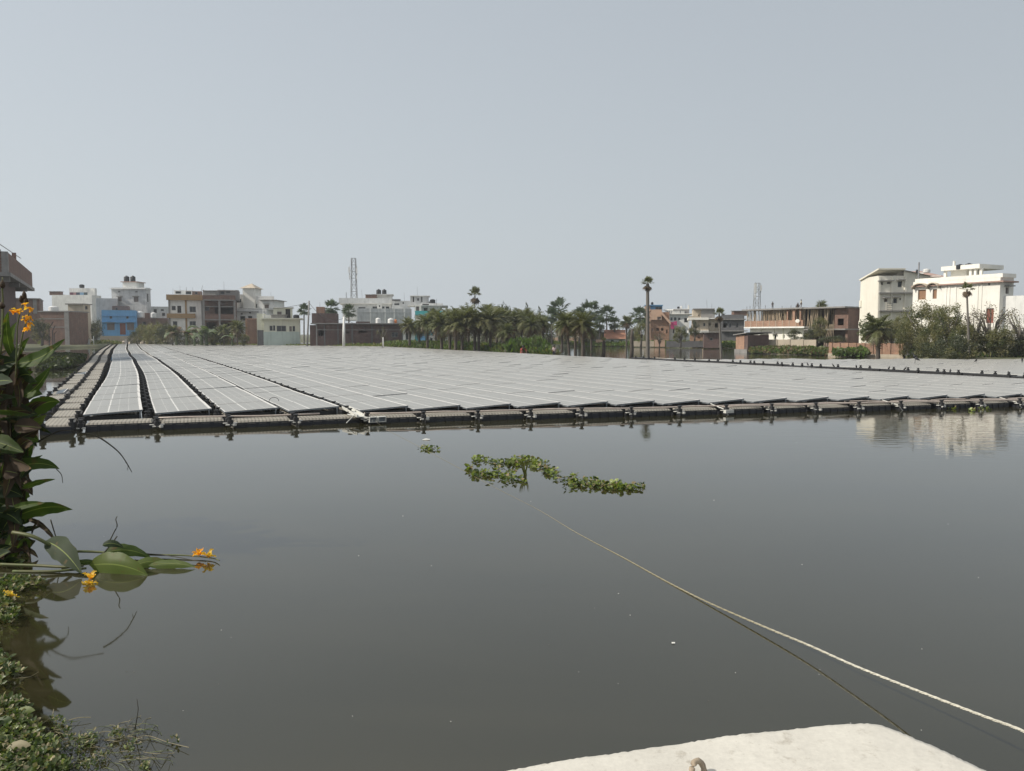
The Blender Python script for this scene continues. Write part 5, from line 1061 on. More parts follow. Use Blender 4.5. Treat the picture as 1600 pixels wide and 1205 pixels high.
for a in [(790, 545, 474, 26, 118, 'tree', 'round crowned tree on the skyline right of the scrawny palm'), (825, 545, 472, 20, 118, 'tree', 'airy small tree with open twigs above the grove'), (845, 545, 478, 20, 116, 'tree', 'airy tree with gaps beside the fan palm'), (779, 545, 480, 18, 120, 'tree', 'small dark tree left of the round crowned tree'),
          (1392, 550, 497, 34, 60.5, 'olive', 'olive tree low between the dense tree and the broad tree'), (1408, 552, 488, 34, 60, 'olive', 'left rounded olive tree beside the cream block'), (1440, 560, 474, 74, 56, 'olive', 'broad olive tree in front of the white mansion'), (1482, 561, 471, 62, 53, 'olive', 'wide olive tree right of the broad one under the mansion'), (1366, 550, 489, 50, 64.5, 'tree', 'dense tree behind the big date palm'),
          (1545, 561, 470, 76, 51, 'bare', 'bare twiggy tree against the right end of the mansion'), (1592, 561, 474, 64, 50, 'bare', 'bare grey tree at the right edge'), (1520, 561, 476, 46, 51, 'bare', 'thin bare tree behind the slender palm'),
          (1241, 531, 515, 24, 76, 'dark', 'round dark bush over the plastered wall'), (1280, 532, 496, 30, 80, 'olive', 'mixed green tree in front of the brick wing'), (1266, 533, 514, 24, 77, 'dark', 'dark bush left of the mixed green tree'), (1063, 540, 508, 26, 94, 'olive', 'grey green tree in front of the white house'), (1001, 540, 502, 22, 98, 'yel', 'pale yellowish tree left of the stair house'),
          (1030, 541, 519, 26, 96, 'bare', 'pinkish bare bush at the foot of the stair house'), (1085, 530, 501, 18, 100, 'dark', 'dark tree beside the beige house balcony'), (598, 541, 508, 22, 86, 'bare', 'scrubby bare tree in front of the dark brick building'),
          (65, 541, 500, 36, 96, 'dark', 'dark tree by the fence posts'), (150, 536, 498, 26, 116, 'dark', 'tall dark bush hugging the left side of the blue house'), (140, 536, 508, 20, 114, 'dark', 'lower dark bush left of the tall one'),
          (225, 537, 505, 26, 118, 'olive', 'scrubby tree directly right of the blue house'), (243, 537, 503, 30, 116, 'yel', 'yellowish scrub right of the blue house'), (262, 538, 506, 28, 112, 'dark', 'dark shrub below the ochre banded house'), (345, 538, 520, 40, 106, 'dark', 'dark shrub under the brick frame balcony'), (78, 470, 462, 1, 104, 'sparse', 'tiny')][:-1]:
    tree(*a, cat='tree')
for i, (px, yb, yt, w, D, k) in enumerate([(1446, 562, 536, 44, 53, 'dark'), (1470, 564, 526, 50, 51, 'dark'), (1500, 566, 524, 52, 49, 'dark'), (1532, 565, 520, 56, 51, 'dark'), (1566, 565, 520, 60, 50, 'dark'), (1604, 565, 516, 60, 50, 'dark'), (1650, 565, 505, 70, 49, 'dark')]):
    tree(px, yb, yt, w, D, k, ['leftmost', 'second', 'third', 'fourth', 'fifth', 'sixth', 'seventh'][i] + ' dark thicket from the left along the right bank', 'thicket', False, 'dark thickets on the right bank')
for i, (px, yb, yt, w, D) in enumerate([(1412, 554, 508, 36, 58), (1452, 560, 502, 46, 54), (1505, 562, 505, 54, 51), (1560, 562, 508, 54, 50)]):
    tree(px, yb, yt, w, D, 'olive', ['olive shrub above the end of the brick wall', 'olive shrub under the broad olive tree', 'olive shrub behind the slender palm foot', 'olive shrub near the right edge'][i], 'shrub', False)
# banana plants and small palms by the houses on the left
def banana(px, yb, yt, D, label, n=9):
    A = wp(px, yb, D); h = (yb - yt) * D / F; t = thing('banana_plant', label, 'banana plant', A); rng = random.Random(int(px)); mb = MB()
    for k in range(n):
        az = rng.uniform(0, 6.28); el = R(rng.uniform(35, 80)); d = Vector((math.cos(az), math.sin(az), 0)); s = d.cross(Vector((0, 0, 1))); P = []; x = 0; z = h * .35; e = el; L_ = h * rng.uniform(.55, .75)
        for i in range(6): P.append(d * x + Vector((0, 0, z))); x += math.cos(e) * L_ / 5; z += math.sin(e) * L_ / 5; e -= .42
        wds = [.02, .10, .13, .12, .08, .01]; vs = []
        for p, w_ in zip(P, wds): vs += [p - s * w_ * h - Vector((0, 0, .04 * h)), p, p + s * w_ * h - Vector((0, 0, .04 * h))]
        mb.add(vs, [(3 * i + j, 3 * i + j + 1, 3 * i + j + 4, 3 * i + j + 3) for i in range(5) for j in (0, 1)], LF_BAN if rng.random() < .8 else LF_DEAD)
    mb.build('leaves', t)['kind'] = 'stuff'; mb = MB(); mb.tube([(0, 0, -.2), (0, 0, h * .4)], [h * .06, h * .04], 7, LF_BAN); mb.build('stem', t)
for i, (x, yt, w, D, k_) in enumerate([(212, 512, 22, 119, 'dark'), (235, 510, 26, 114, 'olive'), (254, 512, 26, 108, 'dark'), (283, 514, 30, 106, 'dark'), (303, 516, 30, 104, 'dark'), (334, 510, 34, 103, 'dark'), (357, 514, 30, 101, 'dark'), (381, 520, 22, 99, 'olive'), (112, 524, 22, 108, 'dark'), (128, 520, 24, 109, 'dark')]):
    tree(x, 539, yt, w, D, k_, ['dark low bush at the right foot of the blue house', 'olive scrub two bushes right of the blue house', 'dark bush between the yellow scrub and the banded house', 'dark bush under the left banana plants', 'dark bush between the banana plants', 'dark bush behind the tallest banana plant', 'dark bush under the brick frame house right column', 'olive scrub at the foot of the orange brick stub', 'dark scrub right of the brick house pillar', 'dark scrub between the brick house and the blue house'][i], 'bush', False)
for a in [(276, 537, 498, 104, 'banana plant under the ochre band, left one'), (292, 537, 503, 100, 'banana plant with broad pale leaves in front of the white wall'), (315, 537, 490, 102, 'tallest banana plant in front of the brick frame house'), (323, 537, 497, 100, 'banana plant right of the tallest one'), (363, 538, 510, 98, 'banana plant at the right corner of the brick frame house'), (304, 538, 508, 98, 'low banana plant between two taller ones')]: banana(*a)
palm(371, 537, 512, 96, 14, 'small date palm in front of the orange brick stub', tr=.12); palm(270, 538, 518, 104, 11, 'small palm right of the yellowish scrub', tr=.12); palm(350, 538, 516, 100, 11, 'small palm below the brick frame balcony', tr=.1)
tree(269, 538, 521, 14, 100, 'bare', 'reddish dry bush at the array edge', 'shrub', False)
for i, (x, yt, w, D, k_) in enumerate([(700, 508, 44, 100, 'dark'), (735, 506, 44, 101, 'dark'), (770, 508, 40, 102, 'dark'), (800, 500, 36, 104, 'dark'), (832, 496, 36, 104, 'tree'), (856, 492, 30, 106, 'tree'), (885, 498, 34, 108, 'tree'), (912, 500, 32, 110, 'tree'), (935, 508, 28, 112, 'dark'), (962, 510, 26, 116, 'olive'), (990, 508, 24, 112, 'olive')]):
    tree(x, 543, yt, w, D, k_, ['dark bush behind the left part of the grove', 'dark bush behind the second quarter of the grove', 'dark bush behind the broad middle palm', 'dark bush below the round crowned tree', 'leafy tree filling the gap at the right end of the grove', 'leafy tree under the full crowned fan palm', 'leafy tree behind the trio of palms', 'leafy tree behind the thickest palm of the trio', 'dark bush left of the tiled cottage', 'olive bush behind the tiled cottage', 'olive bush between cottage and tall lone palm'][i], 'bush', False)
# marginal plants as ground cover
def cover(name, label, pts_, n, h, m, wmul=1.0, cat='plants', seedv=5):
    rng = random.Random(seedv + len(label)); mb = MB()
    for k in range(n):
        i = rng.randrange(len(pts_) - 1); u = rng.random(); a, b_ = pts_[i], pts_[i + 1]
        px = a[0] + (b_[0] - a[0]) * u; yb = a[1] + (b_[1] - a[1]) * u; D0 = a[2] + (b_[2] - a[2]) * u
        c = gp(px, 545, 0); X = (px - 800) / F * D0; dj = rng.random() * (a[3] + (b_[3] - a[3]) * u); p = Vector((X * (1 + dj / D0), D0 + dj, .02 + min(.3, dj * .12)))
        hh = h * rng.uniform(.35, 1.15) * (a[4] + (b_[4] - a[4]) * u)
        for q in range(3):
            t = Vector((rng.gauss(0, .5), rng.gauss(0, .5), 1)).normalized(); s = t.cross(Vector((rng.gauss(0, 1), rng.gauss(0, 1), .2))).normalized(); w_ = .09 * wmul * rng.uniform(.5, 1.3)
            b0 = p + Vector((rng.uniform(-.2, .2), rng.uniform(-.2, .2), hh * rng.uniform(0, .5)))
            mb.add([b0, b0 + t * hh * .35 + s * w_, b0 + t * hh * .6, b0 + t * hh * .35 - s * w_], [(0, 1, 2, 3)], m[rng.randrange(len(m))])
    o = mb.build(name); o['kind'] = 'stuff'; return tag(o, label, cat)
cover('water_plants', 'bright green strip of water plants along the grove foot behind the array', [(600, 0, 94, 6, .8), (640, 0, 90, 6, 1), (700, 0, 80, 6, 1), (760, 0, 72, 5, .9), (815, 0, 65, 4, 1.0), (868, 0, 60, 2, .7)], 5200, .75, (LF_GREEN, LF_GREEN, LF_TREE, LF_YEL))
cover('water_plants', 'broad leaved green clump where the red shirted person crouches', [(795, 0, 66, 3, 1.3), (840, 0, 64, 3, 1.5), (856, 0, 62, 2, .8)], 1500, .9, (LF_GREEN, LF_TREE), 1.8)
cover('water_plants', 'long green band of water plants on the far shore', [(840, 0, 108, 9, .8), (930, 0, 108, 9, .8), (1000, 0, 104, 8, .9), (1090, 0, 100, 8, 1), (1150, 0, 92, 8, 1.0)], 4200, .6, (LF_GREEN, LF_GREEN, LF_YEL), 1.3)
cover('water_plants', 'green and rusty plants below the plastered wall', [(1172, 0, 70, 3, .9), (1230, 0, 67, 3, 1.2), (1290, 0, 64, 3, 1.0), (1352, 0, 61, 2, 1.0)], 3600, .42, (LF_GREEN, LF_TREE, LF_OLIVE, LF_DEAD), 1.2)
cover('water_plants', 'tall dark leafy clump in front of the brick wall left part', [(1305, 0, 60, 2, .8), (1352, 0, 59, 2, 1.1)], 700, .6, (LF_TREE, LF_GREEN), 1.8)
cover('water_plants', 'low plants at the foot of the right bank thickets', [(1425, 0, 56, 3, .8), (1500, 0, 50, 3, .7), (1640, 0, 49, 3, .8)], 2000, .9, (LF_GREEN, LF_OLIVE, LF_DARK), 1.1)
cover('water_plants', 'pale weeds below the blue house and the left houses', [(60, 0, 110, 5, .7), (150, 0, 112, 6, .9), (200, 0, 122, 5, .5), (330, 0, 108, 4, .5), (480, 0, 100, 2, .5), (630, 0, 90, 5, .6)], 3200, .7, (LF_OLIVE, LF_GREEN, LF_YEL))
cover('floating_hyacinth', 'dark green raft of floating plants left of the array', [(62, 0, 38, 14, .3), (100, 0, 40, 12, .3), (128, 0, 46, 5, .25)], 3500, .9, (LF_TREE, LF_DARK, LF_DARK), 1.6)
tree(872, 557, 549, 16, 58, 'yel', 'small yellow green shrub left of the trio of palms', 'shrub', False)
tree(1248, 532, 526, 26, 74, 'dark', 'low hedge on top of the plastered wall', 'shrub', False); tree(1300, 536, 524, 46, 70, 'dark', 'dark hedge spilling over the brick wall', 'shrub', False)
# bank rubble and old boards at the back corner of the array
rb = MB(); rng = random.Random(9)
for k in range(60):
    p = gp(rng.uniform(185, 260), 536.8, .3); s = rng.uniform(.1, .45); rb.M = Matrix.Translation(p + Vector((0, rng.uniform(0, 4), rng.uniform(-.05, .15)))) @ Matrix.Rotation(rng.uniform(0, 3), 4, (rng.random(), rng.random(), 1)); rb.box(-s, -s * .6, -s * .4, s, s * .6, s * .4, BEIGE if k % 3 else CONC)
rb.M = None; o = rb.build('rubble'); o['kind'] = 'stuff'; tag(o, 'scattered pale rubble in front of the blue house', 'rubble')
# ------------------------------------------------------------------ people and birds
def skinmesh(name, verts, edges, radii, m, parent, root=0, sub=1):
    me = bpy.data.meshes.new(name); me.from_pydata(verts, edges, []); me.materials.append(m); o = link(name, me, parent)
    sk = o.modifiers.new('skin', 'SKIN'); sk.use_smooth_shade = True
    for i, r_ in enumerate(radii): d = me.skin_vertices[0].data[i]; d.radius = (r_, r_); d.use_root = (i == root)
    if sub: s_ = o.modifiers.new('sub', 'SUBSURF'); s_.levels = sub; s_.render_levels = sub
    return o
SKIN = plain('brown_skin', (.16, .085, .055)); HAIR = plain('black_hair', (.012, .010, .010))
def person(px, yb, D, label, joints, shirt, lower, scale=1.0, rz=0.0, zoff=0):
    A = wp(px, yb, D); t = thing('person', label, 'person', A, rz); t.scale = (scale,) * 3
    J = joints; names = ['pelvis', 'belly', 'chest', 'neck', 'head', 'crown', 'shL', 'elL', 'haL', 'shR', 'elR', 'haR', 'hipL', 'knL', 'anL', 'toL', 'hipR', 'knR', 'anR', 'toR']
    E_ = [(0, 1), (1, 2), (2, 3), (3, 4), (4, 5), (2, 6), (6, 7), (7, 8), (2, 9), (9, 10), (10, 11), (0, 12), (12, 13), (13, 14), (14, 15), (0, 16), (16, 17), (17, 18), (18, 19)]
    rad = [.13, .12, .14, .055, .095, .07, .06, .045, .035, .06, .045, .035, .09, .06, .04, .03, .09, .06, .04, .03]
    skinmesh('body', [J[n] for n in names], E_, rad, SKIN, t)
    idx = {n: i for i, n in enumerate(names)}
    def sub_(nm, ns, es, k, m): skinmesh(nm, [J[n] for n in ns], es, [rad[idx[n]] + k for n in ns], m, t)
    sub_('shirt', ['pelvis', 'belly', 'chest', 'shL', 'elL', 'shR', 'elR'], [(0, 1), (1, 2), (2, 3), (3, 4), (2, 5), (5, 6)], .02, shirt)
    sub_('trousers', ['pelvis', 'hipL', 'knL', 'anL', 'hipR', 'knR', 'anR'], [(0, 1), (1, 2), (2, 3), (0, 4), (4, 5), (5, 6)], .022, lower)
    h = Vector(J['head']); c = Vector(J['crown']); mb = MB(); mb.lathe([(.10, -.02), (.118, .03), (.11, .09), (.07, .14), (.01, .16)], 12, HAIR, (h.x, h.y + .015, h.z)); mb.build('hair', t, smooth=True)
    mb = MB()
    mb.add([(h.x - .015, h.y - .09, h.z - .01), (h.x + .015, h.y - .09, h.z - .01), (h.x, h.y - .125, h.z - .03), (h.x, h.y - .09, h.z + .02)], [(0, 2, 3), (2, 1, 3), (0, 1, 2)], SKIN); mb.build('nose', t)
    return t
STAND = dict(pelvis=(0, 0, .92), belly=(0, 0, 1.08), chest=(0, 0, 1.30), neck=(0, 0, 1.47), head=(0, -.01, 1.60), crown=(0, 0, 1.68), shL=(-.18, 0, 1.40), elL=(-.25, -.02, 1.13), haL=(-.22, -.15, .92), shR=(.18, 0, 1.40), elR=(.26, -.04, 1.14), haR=(.2, -.2, 1.0), hipL=(-.09, 0, .88), knL=(-.1, -.03, .48), anL=(-.1, 0, .08), toL=(-.11, -.15, .04), hipR=(.09, 0, .88), knR=(.11, .0, .48), anR=(.12, .02, .08), toR=(.13, -.13, .04))
CROUCH = dict(pelvis=(0, .1, .30), belly=(0, 0, .42), chest=(-.05, -.18, .60), neck=(-.08, -.26, .74), head=(-.1, -.32, .84), crown=(-.1, -.34, .92), shL=(-.24, -.16, .66), elL=(-.32, -.36, .46), haL=(-.25, -.5, .2), shR=(.13, -.18, .66), elR=(.22, -.38, .46), haR=(.12, -.52, .2), hipL=(-.1, .06, .3), knL=(-.2, -.32, .48), anL=(-.18, -.06, .08), toL=(-.2, -.24, .04), hipR=(.1, .06, .3), knR=(.2, -.32, .48), anR=(.18, -.06, .08), toR=(.2, -.24, .04))
person(817, 556, 64, 'person in a red shirt crouching among the plants behind the array', CROUCH, plain('red_cloth', (.50, .07, .05)), plain('faded_red_cloth', (.40, .10, .08)), rz=.4, scale=.9)
person(866, 562, 58, 'person in a pinkish white shirt standing in the shallows behind the array', STAND, plain('pink_white_cloth', (.65, .50, .50)), plain('dark_shorts', (.04, .04, .06)), scale=.45 * 1.4, rz=.2)
rzz = SC
p_ = SC.f(1252, 485, 3.0)
def on_roof(px, joints, sc, label, sh, lo, rz):
    x, z = SC.f(px, 486, 1.5); q = SC.o + SC.ex * x + SC.ey * 1.5; s = (q.y); t = person(px, 485.4, q.y, label, joints, sh, lo, scale=sc, rz=rz)
    t.location = (q.x, q.y, zr + .16)
zr = SC.f(1166, 486)[1]
on_roof(1245.5, CROUCH, .62, 'person in dark clothes squatting on the new concrete roof', plain('black_cloth', (.02, .02, .025)), plain('grey_cloth', (.08, .08, .09)), .3)
on_roof(1251.5, STAND, .55, 'person in a pale shirt standing on the new concrete roof', plain('pale_yellow_cloth', (.6, .55, .38)), plain('brown_cloth', (.12, .08, .05)), 1.0)
on_roof(1207, STAND, .5, 'person in dark clothes standing alone on the left part of the new roof', plain('black_cloth', (.02, .02, .025)), plain('grey_cloth', (.08, .08, .09)), -.5)
BLK = plain('black_feathers', (.012, .012, .014), .5)
def bird(loc, s, label, rz=0, up=.5, group=None):
    t = thing('bird', label, 'bird', loc, rz, group); t.scale = (s,) * 3
    b0 = [(-.30, 0, .22), (-.12, 0, .30), (.02, 0, .42), (.10, 0, .56), (.12, 0, .68), (.17, 0, .72), (.27, 0, .71)]
    skinmesh('body', b0, [(i, i + 1) for i in range(6)], [.025, .08, .10, .06, .03, .035, .008], BLK, t, 2)
    mb = MB(); mb.tube([(0, -.04, .34), (.02, -.04, 0)], .012, 4, BLK); mb.tube([(0, .04, .34), (.02, .04, 0)], .012, 4, BLK); mb.add([(-.12, -.02, .30), (-.12, .02, .30), (-.45, .05, .10), (-.45, -.05, .10)], [(0, 1, 2, 3), (3, 2, 1, 0)], BLK); mb.build('tail', t)
c = gp(1430, 568, .28); bird(c, .75, 'black cormorant perched on the rear panels at right', 2.6)
bird(gp(1525, 567.5, .28), .35, 'small dark bird on the rear panels near the right edge', 0); bird(gp(1597, 567, .28), .4, 'dark bird on the rear panels cut by the right edge', 1)
for k, px in enumerate((1123, 1178, 1262, 1302, 1338, 1389, 1414, 1485, 1577)):
    v_ = VMAX + .3; # walkway line: find u where the pixel column hits it
    r_ = ray(px, 575); e1 = Vector((math.cos(UA), math.sin(UA))); e2 = Vector((-math.sin(UA), math.cos(UA)))
    u_ = -(e1.x * v_ * r_.y - e1.y * v_ * r_.x) / (e2.x * r_.y - e2.y * r_.x); w_ = toW(v_, u_); w_.z = .31
    bird(w_, .28, WORDS[k] + ' tiny dark bird from the left on the dark walkway between panel sections', k, group='birds on the dark walkway')
# ------------------------------------------------------------------ foreground: concrete slab, hook, rope
ZS = 0.34
out_px = [(520, 1280), (670, 1232), (765, 1208), (840, 1194), (900, 1183), (960, 1176), (1022, 1166), (1060, 1162), (1090, 1156), (1140, 1148), (1180, 1144), (1230, 1139), (1280, 1133), (1320, 1130), (1355, 1129), (1378, 1132), (1402, 1141), (1430, 1153), (1460, 1165), (1500, 1184), (1545, 1205), (1700, 1290)]
P = []
for a, b_ in zip(out_px[:-1], out_px[1:]):
    n = max(1, int(math.hypot(b_[0] - a[0], b_[1] - a[1]) / 5))
    for k in range(n): P.append(gp(a[0] + (b_[0] - a[0]) * k / n, a[1] + (b_[1] - a[1]) * k / n, ZS))
P.append(gp(*out_px[-1], ZS)); P += [Vector((2.6, .2, ZS)), Vector((2.6, -1.6, ZS)), Vector((-1.6, -1.6, ZS)), Vector((-1.4, .8, ZS))]
m, t, b = newmat('whitewashed_cement')
n1 = N(t, 'ShaderNodeTexNoise', Scale=3.0, Detail=7.0, Roughness=0.65); t.links.new(objco(t), n1.inputs[0])
n2 = N(t, 'ShaderNodeTexNoise', Scale=38.0, Detail=8.0, Roughness=0.75); t.links.new(objco(t), n2.inputs[0])
n3 = N(t, 'ShaderNodeTexNoise', Scale=14.0, Detail=5.0, Roughness=0.7); t.links.new(objco(t), n3.inputs[0])
n5 = N(t, 'ShaderNodeTexVoronoi', Scale=22.0); t.links.new(objco(t), n5.inputs[0])
c = mixc(t, ramp(t, n1.outputs[0], [(0.35, 0.0), (0.7, 1.0)]), (0.58, 0.56, 0.50), (0.49, 0.47, 0.42))
c = mixc(t, ramp(t, n3.outputs[0], [(0.58, 0.0), (0.72, 0.65)]), c, (0.30, 0.27, 0.22))
c = mixc(t, ramp(t, n5.outputs[0], [(0.0, 0.45), (0.10, 0.0)]), c, (0.25, 0.22, 0.18))
c = mixc(t, 0.5, c, ramp(t, n2.outputs[0], [(0.3, 0.72), (0.65, 1.05)]), 'MULTIPLY')
t.links.new(c, b.inputs['Base Color']); b.inputs['Roughness'].default_value = 0.9
ad = N(t, 'ShaderNodeMath'); ad.operation = 'ADD'; t.links.new(n2.outputs[0], ad.inputs[0]); t.links.new(n3.outputs[0], ad.inputs[1]); bump(t, b, ad.outputs[0], 0.3, 0.004)
CEM = m
rng = random.Random(4); mb = MB(); n = len(P); ctr = Vector((.7, .9, ZS)); rings = []
jit = [rng.uniform(-.002, .002) for _ in P]
for inset, z, j in ((0, -.5, 0), (0.0, -.03, 1), (0.0, -.010, 1), (0.005, -.001, .8), (.03, 0.001, .2), (.35, .004, 0)):
    ring = []
    for i, p in enumerate(P):
        d = (ctr - p); d.z = 0; d.normalize(); q = p + d * (inset + jit[i] * j * (1.4 if rng.random() < .15 else 1)); ring.append((q.x, q.y, ZS + z + (rng.uniform(-.0015, .0015) if j > .5 else 0)))
    rings.append(ring)
vs = [q for r_ in rings for q in r_] + [tuple(ctr + Vector((0, 0, .006)))]
fs = [(k * n + i, k * n + (i + 1) % n, (k + 1) * n + (i + 1) % n, (k + 1) * n + i) for k in range(5) for i in range(n)] + [(5 * n + i, 5 * n + (i + 1) % n, 6 * n) for i in range(n)]
mb.add(vs, fs, CEM); o = mb.build('concrete_platform', smooth=True); tag(o, 'whitewashed cement platform corner in the foreground with an iron loop', 'platform')
c = gp(1091, 1212, ZS); rope_iron = rough('scabby_rusted_iron', (0.36, 0.30, 0.22), (0.20, 0.15, 0.11), 30, streak=0, fine=60, bumpd=.004)
mb = MB(); rad = .026
pts_ = [(-.026, .0, -.05), (-.027, 0, .0)] + [(-.027 * math.cos(a), .004 * math.sin(a), .012 + .034 * math.sin(a)) for a in [math.pi * q / 12 for q in range(13)]] + [(.027, 0, 0), (.028, 0, -.05)]
mb.tube([Vector(q) for q in pts_], [.0102 + .0010 * math.sin(k * 2.3) for k in range(len(pts_))], 12, rope_iron); o = mb.build('iron_loop', None, smooth=True, loc=c); o.rotation_euler = (R(-12), R(6), R(28)); tag(o, 'rough rusted iron loop set in the cement platform', 'hook')
# rope from the lower right to the mooring bracket
vb, ub = cols[4]; endp = toW(vb + .1, ub - .6); endp.z = .10
key = [((1700, 1192), 2.75, .30), ((1600, 1143), None, .255), ((1534, 1118), None, .19), ((1425, 1076), None, .122), ((1337, 1041), None, .082), ((1263, 1008), None, .056), ((1193, 979), None, .034), ((1110, 943), None, .012), ((1044, 910), None, .003), ((975, 872), None, .002), ((900, 832), None, .001), ((840, 796), None, .001), ((770, 760), None, .001), ((700, 722), None, .0015), ((640, 690), None, .002), ((600, 669), None, .012)]
RP = [gp(*k[0], k[2]) for k in key] + [endp]
def cat_(pts, n):
    out_ = []
    for i in range(len(pts) - 1):
        p0, p1, p2, p3 = pts[max(i - 1, 0)], pts[i], pts[i + 1], pts[min(i + 2, len(pts) - 1)]
        for k in range(n):
            t = k / n; out_.append(.5 * ((2 * p1) + (p2 - p0) * t + (2 * p0 - 5 * p1 + 4 * p2 - p3) * t * t + (3 * p1 - p0 - 3 * p2 + p3) * t ** 3))
    return out_ + [pts[-1]]
RPs = cat_(RP, 14)
m, t, b = newmat('pale_synthetic_rope'); g = N(t, 'ShaderNodeNewGeometry'); s = N(t, 'ShaderNodeSeparateXYZ'); t.links.new(g.outputs['Position'], s.inputs[0])
w = N(t, 'ShaderNodeTexWave', Scale=60.0, Distortion=1.0); w.bands_direction = 'DIAGONAL'; t.links.new(g.outputs['Position'], w.inputs[0])
c = mixc(t, ramp(t, s.outputs[2], [(0.025, 0.0), (0.075, 1.0)]), (0.30, 0.27, 0.18), (0.56, 0.54, 0.46)); nn = N(t, 'ShaderNodeTexNoise', Scale=30.0, Detail=4.0); t.links.new(g.outputs['Position'], nn.inputs[0])
c = mixc(t, 0.45, c, ramp(t, nn.outputs[0], [(0.3, 0.5), (0.7, 1.1)]), 'MULTIPLY'); t.links.new(c, b.inputs['Base Color']); b.inputs['Roughness'].default_value = .8; bump(t, b, w.outputs[1], .8, .002)
ROPE = m
rope = thing('mooring_rope', 'pale taut rope running from lower right across the water to the solar raft', 'rope', (0, 0, 0))
for st in range(3):
    mb = MB(); pts_ = []; rr = []
    d_ = 0
    for i, p in enumerate(RPs):
        if i: d_ += (p - RPs[i - 1]).length
        r0 = .0054 if p.y < 4.6 else .0054 - .0042 * min(1, (p.y - 4.6) / 3.6); a = d_ * 34 + st * 2.094
        pts_.append(p + Vector((0, 0, 1)) * math.sin(a) * r0 * .55 + Vector((.5, .85, 0)) * math.cos(a) * r0 * .55); rr.append(r0 * .72)
    # finer sampling keeps the strands twisted
    mb.tube(pts_, rr, 5, ROPE); mb.build('strand', rope, smooth=True)

# ------------------------------------------------------------------ floating hyacinth patches
LF_HY = leafmat('hyacinth_leaf', (0.17, 0.23, 0.05), (0.26, 0.30, 0.09), .3, .35, scale=6)
LF_HYD = leafmat('hyacinth_dark_leaf', (0.045, 0.08, 0.02), (0.07, 0.09, 0.03), .2, .4, scale=6)
LF_HYB = leafmat('hyacinth_brown_leaf', (0.26, 0.21, 0.12), (0.18, 0.15, 0.08), .2, .6, scale=6)
def spoon(mb, p, d, up, L_, w_, m, stem=True):
    s = d.cross(up).normalized(); n_ = s.cross(d).normalized()
    tip = p + d * L_
    V = [p, p + d * L_ * .25 + s * w_ * .75 + n_ * w_ * .15, p + d * L_ * .6 + s * w_ + n_ * w_ * .25, p + d * L_ * .9 + s * w_ * .5 + n_ * w_ * .1, tip, p + d * L_ * .9 - s * w_ * .5 + n_ * w_ * .1, p + d * L_ * .6 - s * w_ + n_ * w_ * .25, p + d * L_ * .25 - s * w_ * .75 + n_ * w_ * .15, p + d * L_ * .55]
    mb.add(V, [(0, 1, 8), (1, 2, 8), (2, 3, 8), (3, 4, 8), (4, 5, 8), (5, 6, 8), (6, 7, 8), (7, 0, 8)], m)
def patch(label, blobs, seed_, tall=0, sc=1.0):
    rng = random.Random(seed_); mb = MB()
    for (px, py, rx, ry, n_) in blobs:
        for k in range(int(n_ * .62)):
            a = rng.uniform(0, 6.28); q = rng.random() ** .6 * 1.12; c = gp(px + math.cos(a) * q * rx, py + math.sin(a) * q * ry, 0.0)
            for j in range(rng.randint(3, 6)):
                az = rng.uniform(0, 6.28); el = rng.uniform(.0, .9); d = Vector((math.cos(az) * math.cos(el), math.sin(az) * math.cos(el), math.sin(el))); h0 = rng.uniform(.002, .026) * sc
                L_ = rng.choice((.022, .03, .038, .045, .06)) * rng.uniform(.8, 1.2) * sc; m_ = rng.choice((LF_HY, LF_HY, LF_HY, LF_HYD, LF_HYD, LF_HYB)); p = c + Vector((d.x, d.y, 0)) * .02 + Vector((0, 0, h0)); spoon(mb, p, d, Vector((rng.gauss(0, .4), rng.gauss(0, .4), 1)), L_, L_ * .42, m_)
                if rng.random() < .5: mb.add([c + Vector((.002, 0, -.01)), c - Vector((.002, 0, .01)), p], [(0, 1, 2)], LF_HYD)
    for k in range(tall):
        c = gp(821 + rng.uniform(-3, 3), 742, 0); d = Vector((rng.uniform(-.4, .4), rng.uniform(-.3, .3), 1)).normalized(); l = rng.uniform(.12, .26); mb.add([c - Vector((.004, 0, 0)), c + Vector((.004, 0, 0)), c + d * l * .6 + Vector((.005, 0, 0)), c + d * l, c + d * l * .6 - Vector((.005, 0, 0))], [(0, 1, 2, 3, 4)], LF_YEL)
    o = mb.build('water_hyacinth'); return tag(o, label, 'water hyacinth')
patch('arching patch of floating hyacinth with a grassy tuft, left of the longer patch', [(750, 719, 17, 4, 34), (733, 732, 5, 3, 9), (739, 740, 9, 3, 16), (757, 742, 16, 4, 34), (786, 744, 20, 5, 44), (808, 751, 16, 4, 24), (775, 727, 9, 8, 28), (794, 727, 14, 6, 40), (815, 721, 22, 6, 60), (842, 727, 16, 6, 48), (862, 738, 13, 5, 40), (768, 755, 4, 3, 3), (790, 755, 5, 3, 4)], 1, 16)
patch('long low patch of floating hyacinth on the right', [(867, 749, 6, 3, 9), (895, 752, 14, 8, 46), (920, 757, 20, 7, 56), (948, 761, 20, 6, 56), (976, 762, 20, 5, 52), (1000, 762, 9, 3, 16), (892, 764, 8, 3, 6)], 2)
patch('smallest floating clump of hyacinth near the array', [(662, 701, 9, 3, 16), (676, 703, 9, 3, 16), (686, 702, 3, 2, 4)], 3)
patch('yellowish weeds caught on the front float edge at right', [(1487, 638, 10, 2.5, 18), (1530, 641, 18, 2.5, 18)], 4, sc=1.2)['kind'] = 'stuff'
patch('sprig of weed caught beside the third front float joint', [(767, 653, 5, 3, 8)], 5)['kind'] = 'stuff'
